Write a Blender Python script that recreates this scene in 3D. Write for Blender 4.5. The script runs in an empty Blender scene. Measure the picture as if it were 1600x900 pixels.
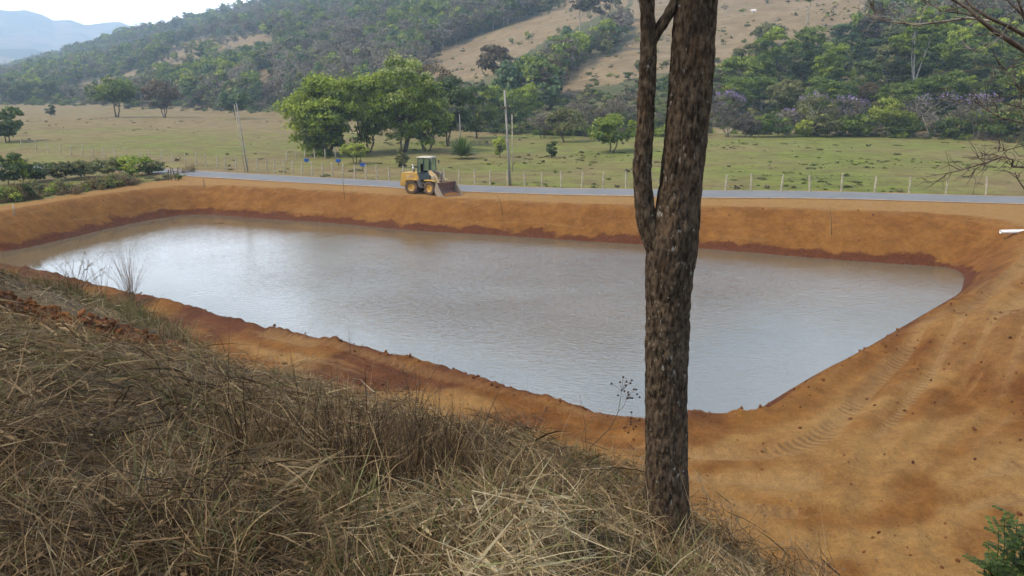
import bpy, math, random
import numpy as np
from mathutils import Vector, Matrix, noise as mnoise

# ------------------------------------------------------------------ camera, sky, sun, exposure
scene = bpy.context.scene
COL = scene.collection
ZC = 9.8                       # camera height above the pond
PITCH = math.radians(13.7)
FPX = 1232.0                   # focal length in pixels of the 1600 px wide photograph
cam_data = bpy.data.cameras.new('camera')
cam_data.sensor_width = 36.0
cam_data.lens = 36.0 * FPX / 1600.0
cam_data.clip_start = 0.05
cam_data.clip_end = 30000
cam = bpy.data.objects.new('camera', cam_data)
cam.location = (0, 0, ZC)
cam.rotation_euler = (math.pi / 2 - PITCH, 0, 0)
COL.objects.link(cam)
scene.camera = cam

SUN_EL, SUN_AZ = math.radians(52), math.radians(-105)   # azimuth measured from +y towards +x
world = bpy.data.worlds.new('World')
scene.world = world
world.use_nodes = True
wn, wl = world.node_tree.nodes, world.node_tree.links
wn.clear()
w_out = wn.new('ShaderNodeOutputWorld')
w_bg = wn.new('ShaderNodeBackground'); w_bg.inputs['Strength'].default_value = 0.10
sky = wn.new('ShaderNodeTexSky'); sky.sky_type = 'NISHITA'; sky.sun_disc = False
sky.sun_elevation = SUN_EL; sky.sun_rotation = SUN_AZ
sky.air_density = 1.3; sky.dust_density = 1.5
w_tc = wn.new('ShaderNodeTexCoord')
w_sep = wn.new('ShaderNodeSeparateXYZ')
wl.new(w_tc.outputs['Generated'], w_sep.inputs[0])
w_z = wn.new('ShaderNodeMath'); w_z.operation = 'MAXIMUM'; w_z.inputs[1].default_value = 0.0
wl.new(w_sep.outputs['Z'], w_z.inputs[0])
w_z2 = wn.new('ShaderNodeMath'); w_z2.operation = 'ADD'; w_z2.inputs[1].default_value = 0.16
wl.new(w_z.outputs[0], w_z2.inputs[0])
w_div = wn.new('ShaderNodeVectorMath'); w_div.operation = 'DIVIDE'
w_cmb = wn.new('ShaderNodeCombineXYZ')
for i in range(3): wl.new(w_z2.outputs[0], w_cmb.inputs[i])
wl.new(w_tc.outputs['Generated'], w_div.inputs[0]); wl.new(w_cmb.outputs[0], w_div.inputs[1])
w_no = wn.new('ShaderNodeTexNoise'); w_no.inputs['Scale'].default_value = 1.1
w_no.inputs['Detail'].default_value = 7; w_no.inputs['Roughness'].default_value = 0.58
wl.new(w_div.outputs[0], w_no.inputs['Vector'])
w_ra = wn.new('ShaderNodeMapRange'); w_ra.interpolation_type = 'SMOOTHSTEP'
w_ra.inputs[1].default_value = 0.46; w_ra.inputs[2].default_value = 0.74
w_ra.inputs[3].default_value = 0.04; w_ra.inputs[4].default_value = 0.9
wl.new(w_no.outputs[0], w_ra.inputs[0])
w_mix = wn.new('ShaderNodeMix'); w_mix.data_type = 'RGBA'
wl.new(w_ra.outputs[0], w_mix.inputs['Factor'])
wl.new(sky.outputs[0], w_mix.inputs[6]); w_mix.inputs[7].default_value = (10.6, 11.4, 12.6, 1)
w_hz = wn.new('ShaderNodeMapRange'); w_hz.interpolation_type = 'SMOOTHSTEP'     # cloud deck thickens towards the horizon
wl.new(w_z.outputs[0], w_hz.inputs[0])
for i_, v_ in enumerate((0.11, 0.25, 0.95, 0.0)): w_hz.inputs[i_ + 1].default_value = v_
w_mix2 = wn.new('ShaderNodeMix'); w_mix2.data_type = 'RGBA'
wl.new(w_hz.outputs[0], w_mix2.inputs['Factor']); wl.new(w_mix.outputs[2], w_mix2.inputs[6]); w_mix2.inputs[7].default_value = (20.5, 21.3, 22.6, 1)
wl.new(w_mix2.outputs[2], w_bg.inputs['Color']); wl.new(w_bg.outputs[0], w_out.inputs['Surface'])

sun_data = bpy.data.lights.new('sun', 'SUN')
sun_data.energy = 1.5; sun_data.angle = math.radians(10); sun_data.color = (1.0, 0.89, 0.72)
sun = bpy.data.objects.new('sun', sun_data)
sdir = Vector((math.sin(SUN_AZ) * math.cos(SUN_EL), math.cos(SUN_AZ) * math.cos(SUN_EL), math.sin(SUN_EL)))
sun.rotation_euler = sdir.to_track_quat('Z', 'Y').to_euler()
sun.location = (-30, -10, 60)
COL.objects.link(sun)

scene.view_settings.view_transform = 'Standard'
scene.view_settings.look = 'None'
scene.view_settings.exposure = 1.35
scene.view_settings.gamma = 1.0
scene.view_settings.use_curve_mapping = False
scene.render.engine = 'CYCLES'
cy = scene.cycles
cy.use_denoising = True
try: cy.denoiser = 'OPENIMAGEDENOISE'
except Exception: pass
cy.max_bounces = 6; cy.diffuse_bounces = 2; cy.glossy_bounces = 3; cy.transmission_bounces = 4
cy.transparent_max_bounces = 6; cy.volume_bounces = 1
cy.sample_clamp_indirect = 6
cy.use_adaptive_sampling = True; cy.adaptive_threshold = 0.02
cy.caustics_reflective = False; cy.caustics_refractive = False

# ------------------------------------------------------------------ helpers
rng = np.random.default_rng(7)
random.seed(7)
FWD = Vector((0, math.cos(PITCH), -math.sin(PITCH)))
UPV = Vector((0, math.sin(PITCH), math.cos(PITCH)))

def ray(px, py):
    return FWD + Vector(((px - 800) / FPX, 0, 0)) + UPV * ((450 - py) / FPX)
def at_z(px, py, z):
    d = ray(px, py); t = (z - ZC) / d.z
    return Vector((0, 0, ZC)) + d * t
def at_y(px, py, y):
    d = ray(px, py)
    return Vector((0, 0, ZC)) + d * (y / d.y)
def depth_of(p):
    return (Vector(p) - Vector((0, 0, ZC))).dot(FWD)
def project(x, y, z):
    dz = z - ZC
    dep = y * math.cos(PITCH) - dz * math.sin(PITCH)
    u = y * math.sin(PITCH) + dz * math.cos(PITCH)
    dep = np.where(np.abs(dep) < 1e-6, 1e-6, dep)
    return 800 + FPX * x / dep, 450 - FPX * u / dep, dep

def ss(a, b, x):
    t = np.clip((x - a) / (b - a), 0, 1)
    return t * t * (3 - 2 * t)

def _hash(ix, iy, seed):
    h = (ix.astype(np.int64) * 374761393 + iy.astype(np.int64) * 668265263 + seed * 974634777) & 0xffffffff
    h = ((h ^ (h >> 13)) * 1274126177) & 0xffffffff
    h = h ^ (h >> 16)
    return (h & 0xffffff) / float(0xffffff)
def vnoise(x, y, seed=0):
    xi = np.floor(x); yi = np.floor(y)
    fx = x - xi; fy = y - yi
    fx = fx * fx * (3 - 2 * fx); fy = fy * fy * (3 - 2 * fy)
    a = _hash(xi, yi, seed); b = _hash(xi + 1, yi, seed)
    c = _hash(xi, yi + 1, seed); d = _hash(xi + 1, yi + 1, seed)
    return (a * (1 - fx) + b * fx) * (1 - fy) + (c * (1 - fx) + d * fx) * fy
def fbm(x, y, scale, octaves=4, seed=0):
    v = 0; a = 0.5; tot = 0
    for o in range(octaves):
        v = v + a * vnoise(x / scale * 2 ** o + 17.3 * o, y / scale * 2 ** o - 9.1 * o, seed + o)
        tot += a; a *= 0.5
    return v / tot

def in_poly(x, y, poly):
    inside = np.zeros(x.shape, bool)
    n = len(poly)
    for i in range(n):
        x1, y1 = poly[i]; x2, y2 = poly[(i + 1) % n]
        if y1 == y2: continue
        c = ((y1 > y) != (y2 > y)) & (x < (x2 - x1) * (y - y1) / (y2 - y1) + x1)
        inside ^= c
    return inside
def poly_dist(x, y, poly, closed=True):
    d = np.full(x.shape, 1e9)
    n = len(poly)
    for i in range(n if closed else n - 1):
        x1, y1 = poly[i]; x2, y2 = poly[(i + 1) % n]
        dx, dy = x2 - x1, y2 - y1
        t = np.clip(((x - x1) * dx + (y - y1) * dy) / (dx * dx + dy * dy + 1e-9), 0, 1)
        d = np.minimum(d, np.hypot(x - x1 - t * dx, y - y1 - t * dy))
    return d

def smooth_line(pts, n=8, closed=False):
    P = [np.array(p, float) for p in pts]; out = []
    m = len(P)
    for i in range(m if closed else m - 1):
        if closed: p0, p1, p2, p3 = P[(i - 1) % m], P[i], P[(i + 1) % m], P[(i + 2) % m]
        else: p0, p1, p2, p3 = P[max(i - 1, 0)], P[i], P[i + 1], P[min(i + 2, m - 1)]
        for k in range(n):
            t = k / n
            out.append(0.5 * ((2 * p1) + (-p0 + p2) * t + (2 * p0 - 5 * p1 + 4 * p2 - p3) * t * t + (-p0 + 3 * p1 - 3 * p2 + p3) * t ** 3))
    if not closed: out.append(P[-1])
    return out

def mesh_np(name, verts, faces, attrs=None, smooth=True, mat=None):
    """faces: an (n,k) int array or a list of such arrays."""
    me = bpy.data.meshes.new(name)
    if not isinstance(faces, (list, tuple)): faces = [faces]
    faces = [np.asarray(f, np.int32) for f in faces if len(f)]
    verts = np.asarray(verts, np.float32)
    me.vertices.add(len(verts)); me.vertices.foreach_set('co', verts.ravel())
    loops = np.concatenate([f.ravel() for f in faces])
    counts = np.concatenate([np.full(len(f), f.shape[1], np.int32) for f in faces])
    starts = np.concatenate([[0], np.cumsum(counts)[:-1]]).astype(np.int32)
    me.loops.add(len(loops)); me.loops.foreach_set('vertex_index', loops)
    me.polygons.add(len(counts)); me.polygons.foreach_set('loop_start', starts)
    me.update(calc_edges=True)
    me.polygons.foreach_set('use_smooth', np.full(len(counts), smooth))
    for k, v in (attrs or {}).items():
        v = np.asarray(v, np.float32)
        if v.ndim == 1:
            a = me.attributes.new(k, 'FLOAT', 'POINT'); a.data.foreach_set('value', v)
        else:
            if v.shape[1] == 3: v = np.concatenate([v, np.ones((len(v), 1), np.float32)], 1)
            a = me.attributes.new(k, 'FLOAT_COLOR', 'POINT'); a.data.foreach_set('color', v.ravel().astype(np.float32))
    me.validate(verbose=False)
    if mat is not None: me.materials.append(mat)
    return me
def link(name, me, parent=None, loc=None):
    o = bpy.data.objects.new(name, me); COL.objects.link(o)
    if parent is not None: o.parent = parent
    if loc is not None: o.location = loc
    return o
def tag(o, label=None, cat=None, group=None, kind=None):
    if label: o['label'] = label
    if cat: o['category'] = cat
    if group: o['group'] = group
    if kind: o['kind'] = kind
    return o
def empty(name, loc, label=None, cat=None, group=None, rz=0.0):
    o = bpy.data.objects.new(name, None); COL.objects.link(o)
    o.empty_display_size = 0.3
    o.location = loc; o.rotation_euler = (0, 0, rz)
    return tag(o, label, cat, group)

class MB:
    """collects simple solids and links them as one mesh"""
    def __init__(self): self.v = []; self.f = []
    def add(self, vs, fs, M=None):
        b = len(self.v)
        for p in vs:
            p = Vector(p)
            self.v.append(tuple(M @ p if M is not None else p))
        self.f += [tuple(i + b for i in f) for f in fs]
        return self
    def box(self, c, s, M=None, taper=(1, 1)):
        cx, cy_, cz = c; x, y, z = s[0] / 2, s[1] / 2, s[2] / 2
        vs = []
        for dz, k in ((-z, (1, 1)), (z, taper)):
            for dx, dy in ((-x, -y), (x, -y), (x, y), (-x, y)): vs.append((cx + dx * k[0], cy_ + dy * k[1], cz + dz))
        return self.add(vs, [(3, 2, 1, 0), (4, 5, 6, 7), (0, 1, 5, 4), (1, 2, 6, 5), (2, 3, 7, 6), (3, 0, 4, 7)], M)
    def prism(self, prof, y0, y1, M=None):
        """profile in (x,z), extruded along y"""
        n = len(prof)
        vs = [(p[0], y0, p[1]) for p in prof] + [(p[0], y1, p[1]) for p in prof]
        fs = [tuple(range(n)), tuple(range(2 * n - 1, n - 1, -1))]
        fs += [(i, i + n, (i + 1) % n + n, (i + 1) % n) for i in range(n)]
        return self.add(vs, fs, M)
    def tube(self, pts, rad, sides=8, cap=True, M=None):
        vs, fs = tube_data(pts, rad, sides)
        n = len(pts)
        if cap:
            fs = list(fs) + [tuple(range(sides - 1, -1, -1)), tuple((n - 1) * sides + k for k in range(sides))]
        return self.add(vs, fs, M)
    def lathe(self, prof, seg=32, M=None):
        """profile (r, y) revolved about the y axis, closed loop"""
        n = len(prof); vs = []; fs = []
        for s in range(seg):
            a = 2 * math.pi * s / seg
            for r, yy in prof: vs.append((r * math.cos(a), yy, r * math.sin(a)))
        for s in range(seg):
            t = (s + 1) % seg
            for k in range(n):
                m = (k + 1) % n
                fs.append((s * n + k, s * n + m, t * n + m, t * n + k))
        return self.add(vs, fs, M)
    def build(self, name, mat, parent=None, smooth=False, bevel=0.0, loc=None):
        me = bpy.data.meshes.new(name)
        me.from_pydata(self.v, [], self.f); me.update()
        if smooth: me.polygons.foreach_set('use_smooth', [True] * len(me.polygons))
        if bevel > 0:
            import bmesh
            bm = bmesh.new(); bm.from_mesh(me)
            bmesh.ops.bevel(bm, geom=[e for e in bm.edges if e.calc_face_angle(0) > 0.5], offset=bevel, segments=2, affect='EDGES', clamp_overlap=True)
            bm.to_mesh(me); bm.free()
        me.materials.append(mat)
        return link(name, me, parent, loc)

def tube_data(pts, rad, sides=8):
    pts = [Vector(p) for p in pts]; vs = []; fs = []
    if not hasattr(rad, '__len__'): rad = [rad] * len(pts)
    t0 = (pts[1] - pts[0]).normalized()
    ref = Vector((1, 0, 0)) if abs(t0.x) < 0.8 else Vector((0, 1, 0))
    nrm = (ref - t0 * ref.dot(t0)).normalized()
    for i, p in enumerate(pts):
        if i == 0: t = pts[1] - pts[0]
        elif i == len(pts) - 1: t = pts[-1] - pts[-2]
        else: t = pts[i + 1] - pts[i - 1]
        t.normalize()
        nrm = (nrm - t * nrm.dot(t)).normalized()
        b = t.cross(nrm)
        for k in range(sides):
            a = 2 * math.pi * k / sides
            vs.append(p + (nrm * math.cos(a) + b * math.sin(a)) * rad[i])
    for i in range(len(pts) - 1):
        for k in range(sides):
            fs.append((i * sides + k, i * sides + (k + 1) % sides, (i + 1) * sides + (k + 1) % sides, (i + 1) * sides + k))
    return vs, fs

# ------------------------------------------------------------------ node helpers
class N:
    def __init__(self, name):
        self.m = bpy.data.materials.new(name); self.m.use_nodes = True
        self.t = self.m.node_tree; self.n = self.t.nodes; self.l = self.t.links
        self.n.clear()
        self.out = self.n.new('ShaderNodeOutputMaterial')
        self.bsdf = self.n.new('ShaderNodeBsdfPrincipled')
        self.l.new(self.bsdf.outputs[0], self.out.inputs['Surface'])
        self.geo = self.n.new('ShaderNodeNewGeometry')
    def pos(self): return self.geo.outputs['Position']
    def objpos(self):
        t = self.n.new('ShaderNodeTexCoord'); return t.outputs['Object']
    def val(self, sock, v):
        if hasattr(v, 'is_output') or isinstance(v, bpy.types.NodeSocket): self.l.new(v, sock)
        else: sock.default_value = v
    def math(self, op, a, b=0.0, c=None, clamp=False):
        n = self.n.new('ShaderNodeMath'); n.operation = op; n.use_clamp = clamp
        self.val(n.inputs[0], a); self.val(n.inputs[1], b)
        if c is not None: self.val(n.inputs[2], c)
        return n.outputs[0]
    def noise(self, scale, detail=4, rough=0.55, vec=None, dist=0.0, sc3=None):
        n = self.n.new('ShaderNodeTexNoise'); n.inputs['Scale'].default_value = scale
        n.inputs['Detail'].default_value = detail; n.inputs['Roughness'].default_value = rough
        n.inputs['Distortion'].default_value = dist
        v = vec if vec is not None else self.pos()
        if sc3 is not None: v = self.vscale(v, sc3)
        self.l.new(v, n.inputs['Vector'])
        return n.outputs[0]
    def vscale(self, v, s):
        n = self.n.new('ShaderNodeVectorMath'); n.operation = 'MULTIPLY'
        self.l.new(v, n.inputs[0]); n.inputs[1].default_value = s
        return n.outputs[0]
    def voro(self, scale, vec=None, feature='F1', rnd=1.0):
        n = self.n.new('ShaderNodeTexVoronoi'); n.feature = feature
        n.inputs['Scale'].default_value = scale; n.inputs['Randomness'].default_value = rnd
        self.l.new(vec if vec is not None else self.pos(), n.inputs['Vector'])
        return n.outputs[0]
    def rng(self, v, a, b, c=0.0, d=1.0, smooth=True):
        n = self.n.new('ShaderNodeMapRange'); n.interpolation_type = 'SMOOTHSTEP' if smooth else 'LINEAR'
        self.l.new(v, n.inputs[0])
        for i, q in enumerate((a, b, c, d)): n.inputs[i + 1].default_value = q
        return n.outputs[0]
    def mix(self, f, a, b, mode='MIX'):
        n = self.n.new('ShaderNodeMix'); n.data_type = 'RGBA'; n.blend_type = mode
        self.val(n.inputs['Factor'], f)
        for s, v in ((n.inputs[6], a), (n.inputs[7], b)):
            if isinstance(v, tuple): s.default_value = (v[0], v[1], v[2], 1)
            else: self.l.new(v, s)
        return n.outputs[2]
    def attr(self, name, typ='GEOMETRY'):
        n = self.n.new('ShaderNodeAttribute'); n.attribute_name = name; n.attribute_type = typ
        return n
    def sep(self, c):
        n = self.n.new('ShaderNodeSeparateColor'); self.l.new(c, n.inputs[0]); return n.outputs
    def rand(self):
        n = self.n.new('ShaderNodeObjectInfo'); return n.outputs['Random']
    def bump(self, h, strength=0.5, dist=0.05, prev=None):
        n = self.n.new('ShaderNodeBump'); n.inputs['Strength'].default_value = strength
        n.inputs['Distance'].default_value = dist; self.l.new(h, n.inputs['Height'])
        if prev is not None: self.l.new(prev, n.inputs['Normal'])
        return n.outputs[0]
    def done(self, color=None, rough=0.8, spec=0.3, normal=None, metal=0.0):
        b = self.bsdf
        if color is not None:
            if isinstance(color, tuple): b.inputs['Base Color'].default_value = (*color, 1)
            else: self.l.new(color, b.inputs['Base Color'])
        self.val(b.inputs['Roughness'], rough); self.val(b.inputs['Specular IOR Level'], spec)
        b.inputs['Metallic'].default_value = metal
        if normal is not None: self.l.new(normal, b.inputs['Normal'])
        return self.m

def simple_mat(name, c, rough=0.6, spec=0.3, var=0.25, scale=3.0, dirt=None, dirt_amt=0.0, metal=0.0, bump=0.0):
    n = N(name)
    f = n.noise(scale, 5, 0.6, vec=n.objpos())
    dark = tuple(k * (1 - var) for k in c); lite = tuple(min(1, k * (1 + var)) for k in c)
    col = n.mix(n.rng(f, 0.3, 0.7), dark, lite)
    if dirt:
        g = n.noise(scale * 0.7, 6, 0.65, vec=n.objpos())
        col = n.mix(n.rng(g, 0.62 - 0.4 * dirt_amt, 0.75), col, dirt)
    nm = n.bump(n.noise(scale * 6, 4, vec=n.objpos()), 0.4, bump) if bump else None
    return n.done(col, rough, spec, nm, metal)
# ------------------------------------------------------------------ the lie of the land
# shores of the pond: where the banks meet the water (z = 0)
_far = [(-60, 402), (21, 391), (112, 371), (175, 356), (245, 342), (308, 335), (402, 341), (525, 349), (632, 359), (784, 368),
        (919, 377), (1003, 382), (1081, 387), (1273, 403), (1415, 413), (1480, 418), (1505, 428)]
_right = [(1506, 440), (1500, 454), (1479, 467), (1415, 504), (1344, 545), (1287, 574), (1238, 602), (1205, 622), (1165, 645), (1110, 655), (1050, 655)]
_near = [(980, 647), (840, 611), (700, 569), (612, 548), (469, 518), (413, 506), (332, 483), (266, 467), (127, 435), (58, 418), (-40, 405)]
NS = np.array((19.0, 26.0)) / math.hypot(19, 26)       # from the hillside towards the pond
pond = [at_z(px, py, 0.0).xy for px, py in _far] + [at_z(px, py, 0.12).xy for px, py in _right]
for px, py in _near:
    p = at_z(px, py, 0.78).xy
    pond.append(Vector((p.x + NS[0] * 0.75, p.y + NS[1] * 0.75)))
POND = [(p.x, p.y) for p in pond]
POND = [tuple(p) for p in smooth_line(POND, 3, closed=True)]

_road = [(-520, 268), (-250, 262), (0, 260), (180, 264), (320, 272.5), (480, 281.5), (620, 288.5), (725, 294.5), (990, 301.0), (1100, 303.5), (1600, 313.5), (2100, 325)]
def land_far(x): return 2.1 + 0.5 * ss(2, 26, x)
ROAD = []
for px, py in _road:
    p = at_z(px, py, 2.2)
    for k in range(4): p = at_z(px, py, float(land_far(np.array(p.x))))
    ROAD.append((p.x, p.y))
ROAD = [tuple(p) for p in smooth_line(ROAD, 8)]
ROAD_HALF = 2.35

_dirt_edge = [(-700, 420), (-300, 356), (0, 322), (130, 302), (268, 279)]
DIRT = [at_z(px, py, 2.1).xy for px, py in _dirt_edge]
DIRT = [(p.x, p.y) for p in DIRT]
_rd = [p for p in ROAD if p[0] > -31]
DIRT = DIRT + _rd + [(_rd[-1][0], 10), (30, 2), (20, -20), (-60, -20), (-75, 20)]

Q_E = [-700, -300, 0, 48, 125, 191, 257, 293, 367, 440, 480, 600, 800, 1000, 1300, 1600, 2000, 2600]
V_E = [-0.3, 0.1, 0.8, 1.25, 2.1, 2.85, 3.6, 3.9, 4.7, 5.55, 5.85, 7.2, 8.6, 9.4, 9.4, 9.0, 8.0, 6.0]
Q_D = [-300, 0, 250, 480, 800, 1200, 1600, 2400]
V_R = [1700, 1450, 1080, 830, 640, 520, 480, 450]
Q_F = [-300, 0, 200, 450, 650, 800, 1000, 1120, 1300, 1600, 2400]
V_F = [560, 420, 330, 235, 190, 165, 150, 150, 148, 142, 130]
Q_M = [-400, -200, 0, 37, 58, 84, 99, 125, 147, 176, 198, 220, 242, 300, 500, 900]
V_M = [3.6, 4.5, 5.0, 4.85, 4.97, 4.72, 4.42, 4.52, 4.25, 4.45, 4.55, 4.25, 3.9, 3.7, 3.0, 2.0]

_mud = at_z(262, 348, 0.0); _mud2 = at_z(340, 349, 0.0)
_clod = None
def column(x, y):
    """the picture column a far point stands in, for the tables of the hills above"""
    yy = np.maximum(y, 1e-3)
    q = 800 + FPX * x / (yy * math.cos(PITCH))
    return np.where(y > 1e-3, np.clip(q, -3000, 4600), np.where(x < 0, -3000, 4600))

def bank_s(x, y):
    return NS[0] * x + NS[1] * y + 0.9 * np.maximum(0, x - 1.3)
BS = [-60, -10, 0, 2.0, 4.9, 8.0, 30]
BZ = [30, 12.5, 8.3, 8.05, 6.75, 5.45, -4]

def land(x, y, detail=True):
    """height of the ground and the masks the materials use"""
    x = np.asarray(x, float); y = np.asarray(y, float)
    r = np.hypot(x, y); q = column(x, y)
    near = r < 170
    sd = np.full(x.shape, 200.0)
    if near.any():
        xn, yn = x[near], y[near]
        d = poly_dist(xn, yn, POND); sd[near] = np.where(in_poly(xn, yn, POND), -d, d)
    rd = np.full(x.shape, 200.0)
    if near.any(): rd[near] = poly_dist(x[near], y[near], ROAD, False)
    a0 = 33 + 12 * ss(0, -14, x)
    ky = ss(a0, a0 + 15 - 6 * ss(0, -14, x), y)
    L = 0.75 + (land_far(x) - 0.75) * ky
    # red cut bank at the edge of the track on the right
    L = L + 1.6 * ss(15.0, 19.0, x + 0.25 * (y - 22)) * (1 - ss(26, 34, y))
    # ground rises gently away from the pond towards the foot of the hills
    L = L + 0.011 * np.maximum(0, y - 84) * ss(80, 120, y) + 1.2 * ss(-20, -60, x) * ss(85, 150, y) * fbm(x, y, 60, 2, 5)
    wbank = 1.35 * L + 0.15
    t = np.clip(sd / wbank, -3, 1)
    prof = np.where(sd < 0, np.maximum(-1.5, sd * 0.55), L * (t * (1.18 - 0.18 * t)))
    if detail:
        f1 = fbm(x, y, 1.6, 4, 11) - 0.5
        slopeband = ss(0, 0.4, sd) * (1 - ss(wbank, wbank + 1.0, sd))
        prof = prof + slopeband * f1 * 0.28
        nearside = 1 - ky
        lip = np.exp(-((sd - 1.15) / 0.5) ** 2) * nearside
        prof = prof + lip * (0.10 + 0.30 * np.maximum(0, fbm(x, y, 0.45, 4, 21) - 0.38))
        # wheel ruts on the track round the pond
        nz = (r > 6) & (r < 70) & (sd > 0) & (sd < 40) & (ky < 0.98)
        if nz.any():
            rdist = np.full(x.shape, 9.0); rdist[nz] = rut_fields(x[nz], y[nz])[0]
            prof = prof - 0.085 * np.exp(-(rdist / 0.26) ** 2) + 0.05 * np.exp(-((rdist - 0.5) / 0.16) ** 2)
        flatband = ss(0.8, 1.6, sd) * (1 - ss(30, 60, sd))
        prof = prof + flatband * nearside * ((fbm(x, y, 0.55, 3, 31) - 0.5) * 0.10 + (fbm(x, y, 3.5, 2, 33) - 0.5) * 0.22)
        rut = ss(ROAD_HALF + 0.3, ROAD_HALF + 1.5, rd) * ky * ss(0.5, 2, sd - wbank)
        prof = prof + rut * (fbm(x, y, 5.0, 4, 41) - 0.5) * 0.22
    for m, rx, ry in ((_mud, 4.2, 0.7), (_mud2, 3.0, 0.6)):
        e = np.exp(-(((x - m.x) / rx) ** 2 + ((y - m.y) / ry) ** 2))
        prof = np.where(sd < 0, np.maximum(prof, -0.5 + 0.56 * e + (fbm(x, y, 0.8, 3, 8) - 0.5) * 0.12 * e), prof)
    # the bank the photographer stands on
    s = bank_s(x, y)
    c0 = 6.1 + 1.9 * ss(-3.5, -8.5, x)
    zc0 = np.interp(c0, BS, BZ)
    B = np.minimum(np.interp(s, BS, BZ), zc0 - 1.0 * (s - c0))
    s = s + (8.0 - c0) * ss(0, 4, s)
    if detail:
        crest = ss(14, 7, s)
        B = B + (fbm(x, y, 0.9, 3, 51) - 0.5) * 0.42 * crest * ss(0.8, 2.2, r) + (fbm(x, y, 3.0, 2, 52) - 0.5) * 0.5 * ss(13.5, 9, s) * ss(2, 4, r)
        B = B + 0.34 * np.exp(-(((x - 0.15) / 0.75) ** 2 + ((y - 3.05) / 0.35) ** 2))
        B = B + (fbm(x, y, 0.35, 3, 53) - 0.5) * 0.22 * ss(7.5, 9.5, s) * ss(14, 12, s)
        cl = clod_zone(x, y)
        B = B + cl * (fbm(x, y, 0.40, 3, 55) * 0.5 - 0.1)
    k = 0.35
    h = np.clip(0.5 + 0.5 * (B - prof) / k, 0, 1)
    z = prof * (1 - h) + B * h + k * h * (1 - h) * 0.5
    bank = ss(-0.1, 0.3, B - prof)
    # hills
    Df = np.interp(q, Q_F, V_F); Dr = np.interp(q, Q_D, V_R)
    zr = ZC + Dr * np.tan(np.radians(np.interp(q, Q_E, V_E)))
    front = y > 0
    th = np.clip((r - Df) / (Dr - Df), 0, 1)
    zf = 3.0
    zh = th ** 1.12 * (zr - zf)
    amp = np.minimum(th * 3, 1) * (1 - th ** 6) * np.interp(q, [0, 500, 1600], [16, 16, 12])
    zh = zh + amp * (fbm(x, y, 150, 4, 61) - 0.5) * 1.6
    zh = np.where(r > Dr, zr - zf - 0.35 * (r - Dr), zh)
    zh = np.maximum(zh, -2.0)
    hill = np.where((r > Df) & front, 1.0, 0.0)
    Em = np.interp(q, Q_M, V_M)
    em = np.where(r < 2300, -0.5 + 1.4 * ss(1900, 2300, r), 0)
    em = np.where((r >= 2300) & (r < 2800), 0.9 + (0.60 * Em - 0.9) * ss(2300, 2800, r), em)
    em = np.where((r >= 2800) & (r < 3150), 0.60 * Em - 0.35 * ss(2800, 3150, r), em)
    em = np.where(r >= 3150, 0.60 * Em - 0.35 + (0.40 * Em + 0.35) * ss(3150, 4200, r), em)
    zm = ZC + np.minimum(r, 4200) * np.tan(np.radians(em)) - 0.25 * np.maximum(0, r - 4200)
    zm = zm + (fbm(x, y, 480, 5, 71) - 0.5) * 90 * ss(2100, 2700, r) * (1 - 0.85 * ss(3700, 4150, r))
    zm = np.maximum(zm, -30)
    zz = z + np.where(front, np.where(r > Df, zh, 0), 0)
    zz = np.where(front & (r > 1900), np.maximum(np.where(r > Dr, -2.0, zz), zm), zz)
    zz = np.where(front & (r > Dr) & (r > 1900), np.maximum(zm, zr - 0.35 * (r - Dr)), zz)
    return zz, dict(sd=sd, rd=rd, bank=bank, s=s, hill=hill, ky=ky, L=L, r=r, q=q, wbank=wbank, B=B, prof=prof)

_rut_px = [
    [(1610, 455), (1540, 500), (1470, 560), (1410, 630), (1370, 700), (1350, 770), (1345, 850)],
    [(1610, 500), (1550, 550), (1500, 610), (1455, 680), (1425, 760), (1410, 850)],
    [(1600, 430), (1500, 490), (1410, 560), (1330, 640), (1250, 690), (1150, 705), (1050, 700), (900, 670), (760, 630), (620, 588), (480, 550)],
    [(1600, 560), (1500, 640), (1380, 720), (1260, 748), (1120, 742), (1000, 718), (840, 672), (700, 632), (560, 592)],
    [(1600, 720), (1480, 740), (1380, 770), (1300, 830), (1270, 880)],
    [(1600, 772), (1500, 776), (1400, 790), (1300, 800), (1150, 780)],
    [(1560, 640), (1490, 690), (1440, 760), (1460, 850)],
    [(420, 520), (620, 570), (800, 625), (960, 668)],
]
RUTS = [smooth_line([tuple(at_z(px, py, 0.85).xy) for px, py in l], 5) for l in _rut_px]
RUTS = [[tuple(p) for p in l] for l in RUTS]
def rut_fields(x, y):
    """distance to the nearest wheel rut and the length run along it"""
    best = np.full(x.shape, 1e9); arc = np.zeros(x.shape); second = np.full(x.shape, 1e9)
    for l in RUTS:
        run = 0.0; prev = best.copy(); own = np.full(x.shape, 1e9)
        for (x1, y1), (x2, y2) in zip(l[:-1], l[1:]):
            dx, dy = x2 - x1, y2 - y1; ln = math.hypot(dx, dy) + 1e-9
            t = np.clip(((x - x1) * dx + (y - y1) * dy) / ln ** 2, 0, 1)
            d = np.hypot(x - x1 - t * dx, y - y1 - t * dy); m = d < best
            own = np.minimum(own, d); best = np.where(m, d, best); arc = np.where(m, run + t * ln, arc); run += ln
        second = np.minimum(second, np.maximum(prev, own))
    return best, arc, second
def clod_zone(x, y):
    """patch of freshly turned red soil on the bank at the left"""
    c = CLOD
    return np.exp(-(((x - c[0]) / 1.7) ** 2 + ((y - c[1]) / 1.15) ** 2))
CLOD = (1e5, 1e5)

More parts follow.
